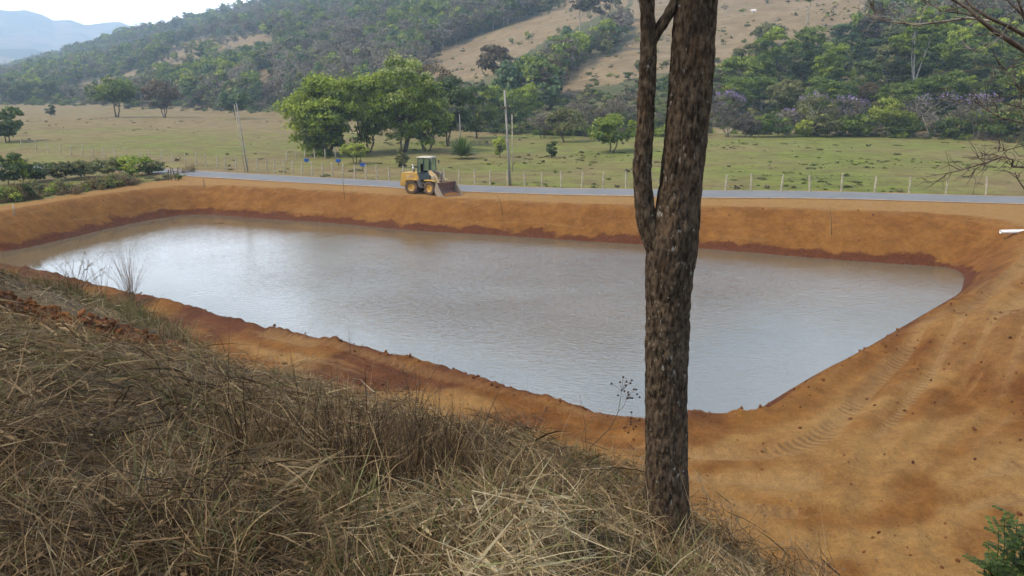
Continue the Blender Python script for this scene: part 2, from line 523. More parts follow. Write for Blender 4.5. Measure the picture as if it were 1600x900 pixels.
def ground_z(x, y):
    return float(land(np.array([x]), np.array([y]))[0][0])
def hit(px, py, tmin=1.5, tmax=3000, n=1500):
    """first point of the ground met by the ray through a picture point"""
    d = ray(px, py)
    for rep in range(2):
        t = np.geomspace(tmin, tmax, n)
        x, y, z = d.x * t, d.y * t, ZC + d.z * t
        g = land(x, y)[0]
        below = np.nonzero(z < g)[0]
        if len(below) == 0: return None
        i = below[0]
        if rep == 0 and i > 0: tmin, tmax, n = t[i - 1], t[i], 60
    return Vector((x[i], y[i], g[i]))

def normals(x, y, e=0.25):
    z0 = land(x - e, y)[0]; z1 = land(x + e, y)[0]; z2 = land(x, y - e)[0]; z3 = land(x, y + e)[0]
    n = np.stack([-(z1 - z0) / (2 * e), -(z3 - z2) / (2 * e), np.ones_like(x)], 1)
    return n / np.linalg.norm(n, axis=1, keepdims=True)

BARE = [
    [(650, 122), (658, 94), (684, 79), (745, 56), (828, 30), (890, -8), (905, -60), (1000, -60), (975, 10), (915, 34), (872, 52), (835, 74), (785, 108), (745, 124), (700, 124)],
    [(855, 150), (905, 106), (955, 84), (1000, 56), (980, 26), (1000, -60), (1700, -60), (1420, -20), (1361, 0), (1326, 38), (1288, 62), (1254, 80), (1221, 74), (1175, 96), (1119, 102), (1060, 108), (1000, 122), (935, 138), (890, 152)],
    [(60, 152), (176, 118), (240, 100), (285, 68), (330, 58), (420, 52), (446, 60), (385, 76), (325, 88), (288, 98), (228, 119), (172, 134), (100, 154)],
    [(392, 118), (420, 106), (444, 118), (428, 138), (398, 137)],
]
def bare_mask(x, y, z):
    px, py, dep = project(x, y, z)
    wob = (fbm(x, y, 25, 3, 81) - 0.5) * 22
    m = np.zeros(x.shape, bool)
    for p in BARE: m |= in_poly(px + wob, py + wob * 0.5, p)
    return m & (dep > 100)

_c = hit(78, 508)
CLOD = (_c.x, _c.y)
# ------------------------------------------------------------------ ground materials
def ground_material():
    n = N('ground')
    m1 = n.sep(n.attr('mask_a').outputs['Color']); m2 = n.sep(n.attr('mask_b').outputs['Color'])
    dirt, wet, tan = m1[0], m1[1], m1[2]
    straw, green, red = m2[0], m2[1], m2[2]
    big = n.noise(0.16, 5, 0.6); mid = n.noise(1.1, 5, 0.62); fine = n.noise(9.0, 5, 0.65); grit = n.noise(45.0, 3, 0.6)
    # excavated earth
    earth = n.mix(n.rng(mid, 0.3, 0.72), (0.140, 0.054, 0.0105), (0.215, 0.093, 0.020))
    earth = n.mix(n.math('MULTIPLY', n.rng(big, 0.45, 0.7), 0.45), earth, (0.230, 0.108, 0.026))
    earth = n.mix(n.math('MULTIPLY', tan, n.rng(mid, 0.2, 0.65, 0.45, 1.0)), earth, (0.265, 0.142, 0.044))
    earth = n.mix(red, earth, n.mix(n.rng(mid, 0.3, 0.7), (0.066, 0.021, 0.008), (0.115, 0.040, 0.014)))
    earth = n.mix(n.math('MULTIPLY', n.rng(fine, 0.5, 0.75), 0.55), earth, n.mix(0.55, earth, (0.12, 0.045, 0.018)))
    earth = n.mix(n.math('MULTIPLY', n.rng(n.voro(5.0), 0.10, 0.03), n.rng(n.noise(2.3, 2), 0.55, 0.65)), earth, (0.32, 0.22, 0.13))
    stv = n.n.new('ShaderNodeCombineXYZ'); sp = n.n.new('ShaderNodeSeparateXYZ'); n.l.new(n.pos(), sp.inputs[0])
    n.l.new(n.math('MULTIPLY', n.attr('shore').outputs['Fac'], 1.5), stv.inputs[0]); n.l.new(n.math('MULTIPLY', sp.outputs[0], 0.16), stv.inputs[1]); n.l.new(n.math('MULTIPLY', sp.outputs[1], 0.16), stv.inputs[2])
    streak = n.noise(1.0, 6, 0.68, vec=stv.outputs[0], dist=0.6)
    earth = n.mix(n.math('MULTIPLY', n.rng(streak, 0.54, 0.70), 0.38), earth, n.mix(0.5, earth, (0.13, 0.055, 0.022)))
    earth = n.mix(n.math('MULTIPLY', n.rng(streak, 0.46, 0.34), 0.45), earth, (0.235, 0.126, 0.042))
    rut = n.attr('rut').outputs['Fac']; arc = n.attr('arc').outputs['Fac']
    ridge = n.math('SINE', n.math('MULTIPLY', arc, 21.0)); inr = n.math('MULTIPLY', n.rng(rut, 0.42, 0.28), n.rng(n.noise(0.5, 4, 0.6), 0.44, 0.58))
    earth = n.mix(n.math('MULTIPLY', n.rng(rut, 0.65, 0.15), 0.5), earth, (0.27, 0.158, 0.062))
    earth = n.mix(n.math('MULTIPLY', inr, n.rng(ridge, -0.2, 0.9, 0.0, 0.48)), earth, n.mix(0.6, earth, (0.09, 0.035, 0.014)))
    wetf = n.math('ADD', wet, n.math('MULTIPLY', n.math('SUBTRACT', n.noise(0.45, 6, 0.68), 0.5), 1.9))
    earth = n.mix(n.math('MULTIPLY', n.rng(wetf, 0.38, 0.62), 0.92), earth, n.mix(n.rng(fine, 0.35, 0.65), (0.058, 0.016, 0.006), (0.105, 0.032, 0.012)))
    # pasture
    pn = n.noise(0.055, 6, 0.62); pn2 = n.noise(0.35, 5, 0.65)
    dry = n.mix(n.rng(pn2, 0.3, 0.7), (0.150, 0.104, 0.044), (0.235, 0.168, 0.078))
    lush = n.mix(n.rng(pn2, 0.3, 0.7), (0.088, 0.108, 0.018), (0.170, 0.185, 0.036))
    gf = n.math('ADD', n.math('SUBTRACT', green, 0.5), n.math('MULTIPLY', n.math('ADD', n.math('MULTIPLY', pn, 0.6), n.math('MULTIPLY', pn2, 0.4)), 2.6))
    past = n.mix(n.rng(gf, 0.95, 1.65), dry, lush)
    past = n.mix(n.math('MULTIPLY', n.rng(n.noise(1.7, 4, 0.7), 0.55, 0.72), 0.5), past, (0.07, 0.085, 0.024))
    past = n.mix(n.math('MULTIPLY', n.rng(n.noise(0.9, 4, 0.7), 0.60, 0.74), 0.5), past, (0.24, 0.12, 0.06))
    # ground under the straw
    litter = n.mix(n.rng(fine, 0.3, 0.7), (0.04, 0.028, 0.016), (0.12, 0.086, 0.046))
    litter = n.mix(n.rng(grit, 0.45, 0.7), litter, (0.16, 0.12, 0.066))
    col = n.mix(n.rng(n.math('ADD', dirt, n.math('MULTIPLY', n.math('SUBTRACT', mid, 0.5), 0.7)), 0.4, 0.6), past, earth)
    col = n.mix(n.rng(n.math('ADD', straw, n.math('MULTIPLY', n.math('SUBTRACT', fine, 0.5), 0.8)), 0.35, 0.65), col, litter)
    grain = n.noise(3.2, 7, 0.78)
    col = n.mix(1.0, col, n.rng(grain, 0.3, 0.7, 0.76, 1.22, smooth=False), 'MULTIPLY')
    crumb = n.noise(15.0, 6, 0.8)
    col = n.mix(1.0, col, n.rng(crumb, 0.32, 0.68, 0.80, 1.20, smooth=False), 'MULTIPLY')
    gr = n.rng(grit, 0.2, 0.8, 0.80, 1.18)
    col = n.mix(1.0, col, gr, 'MULTIPLY')
    # grader and wheel marks scratched along and across the track
    wv = n.n.new('ShaderNodeTexWave'); wv.inputs['Scale'].default_value = 1.9; wv.inputs['Distortion'].default_value = 5.0
    wv.inputs['Detail'].default_value = 3; wv.inputs['Detail Scale'].default_value = 0.6; wv.bands_direction = 'Y'
    n.l.new(n.pos(), wv.inputs['Vector'])
    scr = n.math('MULTIPLY', wv.outputs[1], n.math('MULTIPLY', tan, 0.6))
    hgt0 = n.math('MULTIPLY', n.math('MULTIPLY', ridge, inr), 0.16)
    hgt = n.math('ADD', n.math('ADD', hgt0, n.math('ADD', n.math('MULTIPLY', mid, 0.7), n.math('MULTIPLY', fine, 0.5)), n.math('ADD', n.math('MULTIPLY', grit, 0.34), scr)))
    nm = n.bump(hgt, 0.95, 0.17)
    rough = n.rng(wet, 0.5, 1.0, 0.95, 0.75)
    return n.done(col, rough, 0.12, nm)

def hill_material():
    n = N('hillside')
    bare = n.attr('bare').outputs['Fac']
    a = n.noise(0.02, 6, 0.65); b = n.noise(0.11, 6, 0.68); c = n.noise(0.5, 4, 0.7)
    soil = n.mix(n.rng(b, 0.3, 0.7), (0.165, 0.117, 0.060), (0.240, 0.172, 0.094))
    soil = n.mix(n.rng(c, 0.56, 0.7), soil, (0.13, 0.095, 0.055))
    soil = n.mix(n.math('MULTIPLY', n.rng(n.noise(0.06, 5, 0.6), 0.62, 0.72), 0.8), soil, (0.27, 0.155, 0.078))
    wood = n.mix(n.rng(a, 0.35, 0.65), (0.085, 0.088, 0.036), (0.14, 0.115, 0.062))
    wood = n.mix(n.rng(b, 0.4, 0.7), wood, (0.06, 0.07, 0.028))
    col = n.mix(n.rng(bare, 0.3, 0.7), wood, soil)
    ft = n.math('ADD', n.attr('foot').outputs['Fac'], n.math('MULTIPLY', n.math('SUBTRACT', b, 0.5), 0.6))
    col = n.mix(n.rng(ft, 0.35, 0.65), n.mix(n.rng(c, 0.3, 0.7), (0.16, 0.125, 0.06), (0.25, 0.19, 0.10)), col)
    return n.done(col, 0.95, 0.1, n.bump(b, 0.8, 3.0))

def mountain_material():
    n = N('mountain')
    a = n.noise(0.003, 6, 0.6); b = n.noise(0.016, 6, 0.65)
    col = n.mix(n.rng(a, 0.42, 0.58), (0.04, 0.055, 0.025), (0.23, 0.16, 0.09))
    col = n.mix(n.rng(b, 0.45, 0.62), col, (0.035, 0.05, 0.024))
    col = n.mix(n.math('MULTIPLY', n.rng(n.noise(0.005, 3), 0.58, 0.64), 0.8), col, (0.22, 0.24, 0.09))
    return n.done(col, 1.0, 0.05)

def water_material():
    n = N('muddy_water')
    v = n.pos()
    rot = n.n.new('ShaderNodeVectorRotate'); rot.rotation_type = 'Z_AXIS'; rot.inputs['Angle'].default_value = math.radians(14)
    n.l.new(v, rot.inputs['Vector'])
    w1 = n.noise(1.0, 3, 0.55, vec=n.vscale(rot.outputs[0], (2.2, 6.4, 1)), dist=0.4)
    w2 = n.noise(1.0, 2, 0.5, vec=n.vscale(rot.outputs[0], (7.0, 15.0, 1)), dist=0.3)
    w3 = n.noise(0.35, 2, 0.5)
    calm = n.rng(n.noise(0.06, 3, 0.5, dist=0.5), 0.35, 0.62, 0.45, 1.0)
    lee = n.attr('lee').outputs['Fac']
    k = n.math('MULTIPLY', calm, lee)
    h = n.math('MULTIPLY', n.math('ADD', n.math('ADD', w1, n.math('MULTIPLY', w2, 0.35)), n.math('MULTIPLY', w3, 0.8)), k)
    col = n.mix(n.rng(n.noise(0.08, 3), 0.35, 0.65), (0.104, 0.086, 0.050), (0.130, 0.105, 0.062))
    m = n.done(col, 0.035, 0.5, n.bump(h, 1.0, 0.12))
    n.bsdf.inputs['IOR'].default_value = 2.3
    return m

def asphalt_material():
    n = N('asphalt')
    a = n.noise(0.5, 5, 0.6); b = n.noise(30, 3, 0.6)
    e = n.attr('edge').outputs['Fac']
    col = n.mix(n.rng(a, 0.3, 0.7), (0.112, 0.110, 0.108), (0.155, 0.151, 0.146))
    col = n.mix(n.rng(b, 0.4, 0.7), col, (0.175, 0.172, 0.17))
    ed = n.rng(n.math('ADD', e, n.math('MULTIPLY', n.math('SUBTRACT', n.noise(1.5, 4, 0.65), 0.5), 0.5)), 0.80, 1.0)
    col = n.mix(ed, col, (0.34, 0.22, 0.12))
    return n.done(col, 0.8, 0.35, n.bump(b, 0.3, 0.01))

M_ground, M_hill, M_mount, M_water, M_asph = ground_material(), hill_material(), mountain_material(), water_material(), asphalt_material()

# ------------------------------------------------------------------ the sheet of ground, its hills and mountains
az = np.concatenate([np.arange(-48, 48, 0.16), np.arange(48, 312, 3.0)])
azr = np.radians(az); na = len(az)
rad = np.concatenate([np.geomspace(0.5, 150, 480), np.geomspace(150, 1850, 130)[1:], np.geomspace(1850, 6500, 64)[1:]])
nr = len(rad)
RR, AA = np.meshgrid(rad, azr, indexing='ij')
GX, GY = (RR * np.sin(AA)).ravel(), (RR * np.cos(AA)).ravel()
GZ, K = land(GX, GY)
V = np.stack([GX, GY, GZ], 1)
i = np.arange(nr - 1)[:, None]; j = np.arange(na)[None, :]; j2 = (j + 1) % na
quads = np.stack([i * na + j, i * na + j2, (i + 1) * na + j2, (i + 1) * na + j], -1).reshape(-1, 4)
r_face = rad[quads[:, 0] // na]
hill_face = (K['hill'][quads].min(axis=1) > 0.5)
mount_face = (r_face > 1850)
dirt = in_poly(GX, GY, DIRT).astype(float) * (K['r'] < 150)
dirt = np.maximum(dirt, (K['sd'] < 0.5) * 1.0)
dirt = np.maximum(dirt, ss(0.9, 0.0, K['rd'] - ROAD_HALF) * (GY > 20))       # worn shoulders of the road
straw = ss(8.7, 7.7, K['s'] + (fbm(GX, GY, 1.2, 3, 91) - 0.5) * 1.6) * (K['r'] < 60)
straw = straw * (1 - 0.95 * np.clip(clod_zone(GX, GY) * 2.6, 0, 1))
wet = np.where(K['sd'] < K['wbank'] + 1, np.clip(1.0 - (GZ - 0.02) / 0.85, 0, 1), 0)
wet = np.where(K['ky'] > 0.5, wet, wet * 0.72)
nearflat = (1 - K['ky']) * ss(1.6, 2.6, K['sd']) * (1 - K['bank'])
tan = nearflat * ss(0.36, 0.56, fbm(GX + 3, GY, 3.2, 4, 95) * 0.78 + 0.22 * (0.5 + 0.5 * np.cos((K['sd'] + 2.2 * vnoise(GX * .25, GY * .25, 4)) * 2 * math.pi / 2.1)))
tan = np.maximum(tan, K['ky'] * ss(0.0, 1.0, K['sd'] - K['wbank']) * 1.3)
lowbank = K['bank'] * ss(6.5, 8.5, K['s'])
red = np.clip(lowbank * 0.9 + 1.0 * np.clip(clod_zone(GX, GY) * 2.4, 0, 1) * (K['s'] < 12), 0, 1)
red = np.maximum(red, 0.9 * (1 - K['ky']) * np.exp(-((K['sd'] - 1.0) / 0.8) ** 2) * ss(0.4, 0.6, fbm(GX, GY, 4, 2, 96)))
red = np.maximum(red, ss(15.0, 15.8, GX + 0.25 * (GY - 22)) * (1 - ss(25, 30, GY)) * (GY > 8) * 0.45)
red = np.maximum(red, 0.95 * (1 - K['ky']) * ss(7, -3, GX) * ss(0.35, 0.6, fbm(GX, GY, 2.5, 3, 98)))
green = np.interp(K['q'], [-200, 300, 450, 700, 1000, 1300, 1700], [0.42, 0.44, 0.46, 0.48, 0.58, 0.60, 0.48]) - 0.25 * ss(120, 190, GY) * (K['q'] < 650)
RUT_D = np.full(len(GX), 9.0); RUT_A = np.zeros(len(GX)); _m = (K['r'] > 6) & (K['r'] < 70) & (GY > 0)
RUT_2 = np.full(len(GX), 9.0); RUT_D[_m], RUT_A[_m], RUT_2[_m] = rut_fields(GX[_m], GY[_m]); RUT_D = np.minimum(RUT_D + 1.2 * ss(1.1, 0.6, RUT_2), 9)
ma = np.stack([dirt, wet, tan], 1); mb = np.stack([straw, green, red], 1)

def sub_mesh(name, faces, attrs, mat):
    used = np.unique(faces); remap = np.full(len(V), -1); remap[used] = np.arange(len(used))
    me = mesh_np(name, V[used], remap[faces], {k: v[used] for k, v in attrs.items()}, True, mat)
    return tag(link(name, me), kind='structure')
ground = sub_mesh('ground', quads[~hill_face & ~mount_face], {'mask_a': ma, 'mask_b': mb, 'shore': np.clip(K['sd'], -5, 60), 'rut': RUT_D, 'arc': RUT_A}, M_ground)
hf = quads[hill_face & ~mount_face]
used = np.unique(hf); bare = np.zeros(len(V)); bare[used] = bare_mask(GX[used], GY[used], GZ[used])
hill = sub_mesh('hill', hf, {'bare': bare, 'foot': np.clip((K['r'] / np.interp(K['q'], Q_F, V_F) - 1) / 0.12, 0, 1)}, M_hill)
mountain = sub_mesh('mountain', quads[mount_face], {}, M_mount)
# the spot under the photographer's feet
disc = mesh_np('ground_cap', np.vstack([[0, 0, 8.25], V[:na]]), np.array([[0, k + 1, (k + 1) % na + 1] for k in range(na)]), {'mask_a': np.vstack([ma[:1], ma[:na]]), 'mask_b': np.vstack([mb[:1], mb[:na]])}, True, M_ground)
link('ground_patch', disc, ground)

# water
wx = [p[0] for p in POND]; wy = [p[1] for p in POND]
gx = np.linspace(min(wx) - 2, max(wx) + 2, 90); gy = np.linspace(min(wy) - 2, max(wy) + 2, 90)
WX, WY = [a.ravel() for a in np.meshgrid(gx, gy)]
d = poly_dist(WX, WY, POND); sdw = np.where(in_poly(WX, WY, POND), -d, d)
p_r = at_z(1330, 520, 0.0); p_n = at_z(1120, 640, 0)
seg = poly_dist(WX, WY, [(p_n.x, p_n.y), (p_r.x, p_r.y), (at_z(1490, 445, 0).x, at_z(1490, 445, 0).y)], False)
lee = 0.16 + 0.84 * ss(1.5, 9, seg) * ss(0.5, 9.0, -sdw)
p_l = at_z(150, 400, 0); lee = lee * (0.12 + 0.88 * ss(9, 34, np.hypot(WX - p_l.x, WY - p_l.y)))
ii = np.arange(89)[:, None]; jj = np.arange(89)[None, :]
wq = np.stack([ii * 90 + jj, ii * 90 + jj + 1, (ii + 1) * 90 + jj + 1, (ii + 1) * 90 + jj], -1).reshape(-1, 4)
wq = wq[(sdw[wq] < 2.2).any(axis=1)]
u = np.unique(wq); rm = np.full(8100, -1); rm[u] = np.arange(len(u))
pond_o = tag(link('pond_water', mesh_np('pond_water', np.stack([WX[u], WY[u], 0 * WX[u]], 1), rm[wq], {'lee': lee[u]}, True, M_water)), kind='structure')

# road
rp = np.array(smooth_line(ROAD[::4], 12)); tg = np.gradient(rp, axis=0); tg /= np.linalg.norm(tg, axis=1, keepdims=True)
nrm = np.stack([-tg[:, 1], tg[:, 0]], 1)
offs = np.linspace(-1, 1, 9)
rv = (rp[:, None, :] + nrm[:, None, :] * offs[None, :, None] * ROAD_HALF).reshape(-1, 2)
rz = land(rv[:, 0], rv[:, 1], True)[0] + 0.035
eo = np.tile(offs, len(rp))
rz = rz + 0.05 * (1 - eo ** 2)
nrp = len(rp); ii = np.arange(nrp - 1)[:, None]; jj = np.arange(8)[None, :]
rq = np.stack([ii * 9 + jj, ii * 9 + jj + 1, (ii + 1) * 9 + jj + 1, (ii + 1) * 9 + jj], -1).reshape(-1, 4)
tag(link('road', mesh_np('road', np.column_stack([rv, rz]), rq, {'edge': np.abs(eo)}, True, M_asph)), kind='structure')
# ------------------------------------------------------------------ plants: materials and builders
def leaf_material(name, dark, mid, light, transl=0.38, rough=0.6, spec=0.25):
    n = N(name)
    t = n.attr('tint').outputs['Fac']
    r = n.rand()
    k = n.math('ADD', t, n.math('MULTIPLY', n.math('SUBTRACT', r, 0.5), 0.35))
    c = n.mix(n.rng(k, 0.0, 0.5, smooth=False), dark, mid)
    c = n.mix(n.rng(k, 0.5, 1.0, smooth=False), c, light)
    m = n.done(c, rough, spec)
    tr = n.n.new('ShaderNodeBsdfTranslucent'); n.l.new(c, tr.inputs['Color'])
    mx = n.n.new('ShaderNodeMixShader'); mx.inputs[0].default_value = transl
    n.l.new(n.bsdf.outputs[0], mx.inputs[1]); n.l.new(tr.outputs[0], mx.inputs[2])
    n.l.new(mx.outputs[0], n.out.inputs['Surface'])
    return m
def bark_material(name, dark, light, scale=4.0):
    n = N(name)
    a = n.noise(scale, 5, 0.6, vec=n.objpos(), sc3=(1, 1, 0.3))
    return n.done(n.mix(n.rng(a, 0.3, 0.7), dark, light), 0.9, 0.15)

LM = {
    'mid':    leaf_material('leaf_mid_green', (0.060, 0.092, 0.019), (0.168, 0.229, 0.036), (0.418, 0.412, 0.064)),
    'bright': leaf_material('leaf_bright_green', (0.098, 0.145, 0.022), (0.273, 0.334, 0.040), (0.542, 0.555, 0.080)),
    'dark':   leaf_material('leaf_dark_green', (0.041, 0.062, 0.022), (0.104, 0.148, 0.039), (0.249, 0.272, 0.061)),
    'olive':  leaf_material('leaf_olive', (0.079, 0.087, 0.031), (0.197, 0.198, 0.068), (0.356, 0.329, 0.118)),
    'brown':  leaf_material('leaf_brown', (0.070, 0.052, 0.028), (0.150, 0.112, 0.062), (0.23, 0.175, 0.10)),
    'grey':   leaf_material('twig_grey', (0.105, 0.085, 0.058), (0.19, 0.160, 0.112), (0.28, 0.24, 0.175)), #(0.153, 0.125, 0.103), (0.297, 0.251, 0.212), (0.467, 0.405, 0.340)),
    'yellow': leaf_material('leaf_yellow_green', (0.136, 0.161, 0.025), (0.359, 0.405, 0.054), (0.600, 0.600, 0.108)),
    'cream':  leaf_material('blossom_cream', (0.198, 0.225, 0.063), (0.430, 0.430, 0.136), (0.600, 0.600, 0.269)),
    'purple': leaf_material('blossom_purple', (0.198, 0.136, 0.243), (0.377, 0.269, 0.484), (0.574, 0.448, 0.600)),
    'teal':   leaf_material('leaf_blue_green', (0.052, 0.089, 0.038), (0.136, 0.195, 0.073), (0.286, 0.327, 0.104)),
}
BARK = bark_material('bark_brown', (0.055, 0.040, 0.028), (0.14, 0.105, 0.075))
BARK_PALE = bark_material('bark_pale', (0.20, 0.175, 0.14), (0.42, 0.38, 0.31))
BARK_GREY = bark_material('bark_grey', (0.10, 0.085, 0.07), (0.22, 0.19, 0.16))

def leaves(R, centers, radii, per, size, squash=0.75, slim=0.55, tint_top=0.25, droop=0.0):
    """many leaf-sized kites spread through clumps; returns vertices, faces and a tint per vertex"""
    centers = np.asarray(centers, float); radii = np.asarray(radii, float)
    n = len(centers) * per
    c = np.repeat(centers, per, 0); rr = np.repeat(radii, per)
    d = R.normal(size=(n, 3)); d /= np.linalg.norm(d, axis=1, keepdims=True)
    d[:, 2] = np.where(d[:, 2] < -0.3, -d[:, 2] * 0.6, d[:, 2])
    p = c + d * (rr * (0.35 + 0.65 * R.random(n) ** 0.6))[:, None] * np.array([1, 1, squash])
    nr_ = d * 0.9 + R.normal(size=(n, 3)) * 0.65 + np.array([0, 0, 0.45])
    nr_ /= np.linalg.norm(nr_, axis=1, keepdims=True)
    t = np.cross(nr_, R.normal(size=(n, 3))); t /= np.linalg.norm(t, axis=1, keepdims=True) + 1e-9
    b = np.cross(nr_, t)
    s = size * (0.55 + 0.9 * R.random(n))
    t = t * s[:, None]; b = b * (s * slim)[:, None]
    v = np.stack([p - t, p + b - t * 0.1, p + t - nr_ * (s * 0.25)[:, None], p - b - t * 0.1], 1).reshape(-1, 3)
    f = np.arange(4 * n).reshape(-1, 4)
    ct = np.repeat(R.random(len(centers)), per)
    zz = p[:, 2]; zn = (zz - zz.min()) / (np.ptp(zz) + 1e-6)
    tint = np.clip(0.30 + (ct - 0.5) * 0.5 + (R.random(n) - 0.5) * 0.5 + tint_top * (zn - 0.45), 0, 1)  # higher leaves lighter: younger growth, and sunlit tops painted into the tint
    return v, f, np.repeat(tint, 4)

def crown_clumps(R, n, w, h, zb, shape=0.5, clump=0.22):
    """clump centres through an uneven crown: w wide, h high, from zb up"""
    out = []; rad = []
    lobes = R.normal(size=(5, 3)); lobes /= np.linalg.norm(lobes, axis=1, keepdims=True)
    la = R.random(5) * 0.45
    while len(out) < n:
        d = R.normal(size=3); d /= np.linalg.norm(d)
        k = 0.90 + sum(a * max(0, d @ l) ** 3 for a, l in zip(la, lobes)) - 0.1 * R.random()
        q = d * k * (0.5 + 0.5 * R.random() ** 0.45)
        z = q[2]
        taper = 1.0 if z > -0.2 else max(0.35, 1 + (z + 0.2) * shape)
        out.append((q[0] * w / 2 * taper, q[1] * w / 2 * taper, zb + h * (0.5 + 0.5 * z)))
        rad.append(w * clump * (0.6 + 0.7 * R.random()))
    return np.array(out), np.array(rad)

def limbs(R, h_trunk, r0, targets, lean=(0, 0), stems=1, spread=0.3, wob=0.06, sides=6, n_limbs=9):
    """trunk, limbs reaching for crown clumps"""
    mb = MB()
    for s in range(stems):
        a = R.random() * 6.28; off = spread * (0 if stems == 1 else 1)
        base = Vector((math.cos(a) * off * 0.5, math.sin(a) * off * 0.5, -0.25))
        top = Vector((lean[0] + math.cos(a) * off * 2.2, lean[1] + math.sin(a) * off * 2.2, h_trunk))
        pts = [base.lerp(top, t) + Vector((R.normal() * wob * h_trunk * 0.5, R.normal() * wob * h_trunk * 0.5, 0)) * (1 if 0 < t < 1 else 0) for t in np.linspace(0, 1, 6)]
        rads = [r0 * (1.35 if i == 0 else 1 - 0.1 * i) / (stems ** 0.35) for i in range(6)]
        mb.tube(pts, rads, sides)
        sel = R.choice(len(targets), min(len(targets), max(3, n_limbs // stems)), replace=False)
        for k in sel:
            e = Vector(targets[k]); st = pts[R.integers(3, 6)]
            m1 = st.lerp(e, 0.35) + Vector((R.normal() * 0.08, R.normal() * 0.08, 0.12)) * (e - st).length * 0.6
            m2 = st.lerp(e, 0.7) + Vector((R.normal() * 0.06, R.normal() * 0.06, 0.06)) * (e - st).length * 0.6
            mb.tube([st, m1, m2, e], [r0 * 0.5 / stems ** 0.35, r0 * 0.34, r0 * 0.2, r0 * 0.07], 5, cap=False)
    return mb

def mb_arrays(mb):
    tri = [f for f in mb.f]
    return mb

_tree_cache = {}
def build_tree(kind_key, seed, h, w, crown_frac, leaf, size, n_cl, per, bark=None, stems=1, r0=None, lean=(0, 0), shape=0.5, clump=0.22, squash=0.75, spread=0.3, extra=None, n_limbs=9, tint_top=0.25):
    """returns (trunk mesh, crown mesh, extra mesh)"""
    R = np.random.default_rng(seed)
    ch = h * crown_frac; zb = h - ch
    c, rad = crown_clumps(R, n_cl, w, ch, zb, shape, clump)
    c[:, 0] += lean[0]; c[:, 1] += lean[1]
    r0 = r0 or h * 0.02
    mb = limbs(R, zb + ch * 0.25, r0, c, lean, stems, spread, n_limbs=n_limbs)
    tm = bpy.data.meshes.new('trunk'); tm.from_pydata(mb.v, [], mb.f); tm.update()
    tm.polygons.foreach_set('use_smooth', [True] * len(tm.polygons)); tm.materials.append(bark or BARK)
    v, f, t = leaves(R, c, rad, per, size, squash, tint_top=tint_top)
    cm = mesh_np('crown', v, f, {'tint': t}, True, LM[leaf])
    em = None
    if extra:                                       # blossom over part of the crown
        k = max(1, int(len(c) * extra[1])); order = np.argsort(-(c[:, 2] + R.normal(size=len(c)) * h * 0.12 + extra[3] * c[:, 0]))[:k]
        v, f, t = leaves(R, c[order] + np.array([0, 0, rad.mean() * 0.35]), rad[order] * 0.95, extra[2], size * 0.8, squash)
        em = mesh_np('blossom', v, f, {'tint': t}, True, LM[extra[0]])
    return tm, cm, em

def put_tree(name, meshes, loc, label, cat='tree', group=None, rz=0.0, scale=(1, 1, 1), trunk_label=None):
    root = empty(name, loc, label, cat, group, rz)
    root.scale = scale
    link('trunk', meshes[0], root)
    link('crown', meshes[1], root)
    if meshes[2] is not None: link('blossom', meshes[2], root)
    return root

def measure(px, base, top, wpx):
    """place, height and width of something whose foot, top and width are read off the photograph"""
    p = hit(px, base); d = depth_of(p)
    return p, (base - top) * d / FPX, wpx * d / FPX

def scatter(name, pts, rot, scl, idx, protos, kind='stuff', label=None, cat=None, tint=None):
    """one object that sets copies of a few small plants on many points"""
    col = bpy.data.collections.new(name + '_kinds')
    for k, me in enumerate(protos):
        o = bpy.data.objects.new('%s_%03d' % (name, k), me); col.objects.link(o)
    me = bpy.data.meshes.new(name)
    pts = np.asarray(pts, np.float32)
    me.vertices.add(len(pts)); me.vertices.foreach_set('co', pts.ravel())
    a = me.attributes.new('rot', 'FLOAT_VECTOR', 'POINT'); a.data.foreach_set('vector', np.asarray(rot, np.float32).ravel())
    s = np.asarray(scl, np.float32)
    if s.ndim == 1: s = np.repeat(s[:, None], 3, 1)
    a = me.attributes.new('scl', 'FLOAT_VECTOR', 'POINT'); a.data.foreach_set('vector', s.ravel())
    a = me.attributes.new('idx', 'INT', 'POINT'); a.data.foreach_set('value', np.asarray(idx, np.int32))
    me.update()
    ng = bpy.data.node_groups.new(name, 'GeometryNodeTree')
    ng.interface.new_socket('Geometry', in_out='INPUT', socket_type='NodeSocketGeometry')
    ng.interface.new_socket('Geometry', in_out='OUTPUT', socket_type='NodeSocketGeometry')
    nd, ln = ng.nodes, ng.links
    gi = nd.new('NodeGroupInput'); go = nd.new('NodeGroupOutput')
    mp = nd.new('GeometryNodeMeshToPoints'); iop = nd.new('GeometryNodeInstanceOnPoints')
    ci = nd.new('GeometryNodeCollectionInfo'); ci.inputs['Collection'].default_value = col
    ci.inputs['Separate Children'].default_value = True; ci.inputs['Reset Children'].default_value = True
    def na_(t, nm):
        q = nd.new('GeometryNodeInputNamedAttribute'); q.data_type = t; q.inputs['Name'].default_value = nm
        return q.outputs['Attribute']
    e2r = nd.new('FunctionNodeEulerToRotation'); ln.new(na_('FLOAT_VECTOR', 'rot'), e2r.inputs[0])
    ln.new(gi.outputs[0], mp.inputs[0]); ln.new(mp.outputs[0], iop.inputs['Points'])
    ln.new(ci.outputs[0], iop.inputs['Instance']); iop.inputs['Pick Instance'].default_value = True
    ln.new(na_('INT', 'idx'), iop.inputs['Instance Index']); ln.new(e2r.outputs[0], iop.inputs['Rotation'])
    ln.new(na_('FLOAT_VECTOR', 'scl'), iop.inputs['Scale']); ln.new(iop.outputs[0], go.inputs[0])
    o = link(name, me); md = o.modifiers.new('scatter', 'NODES'); md.node_group = ng
    return tag(o, label, cat, kind=kind)

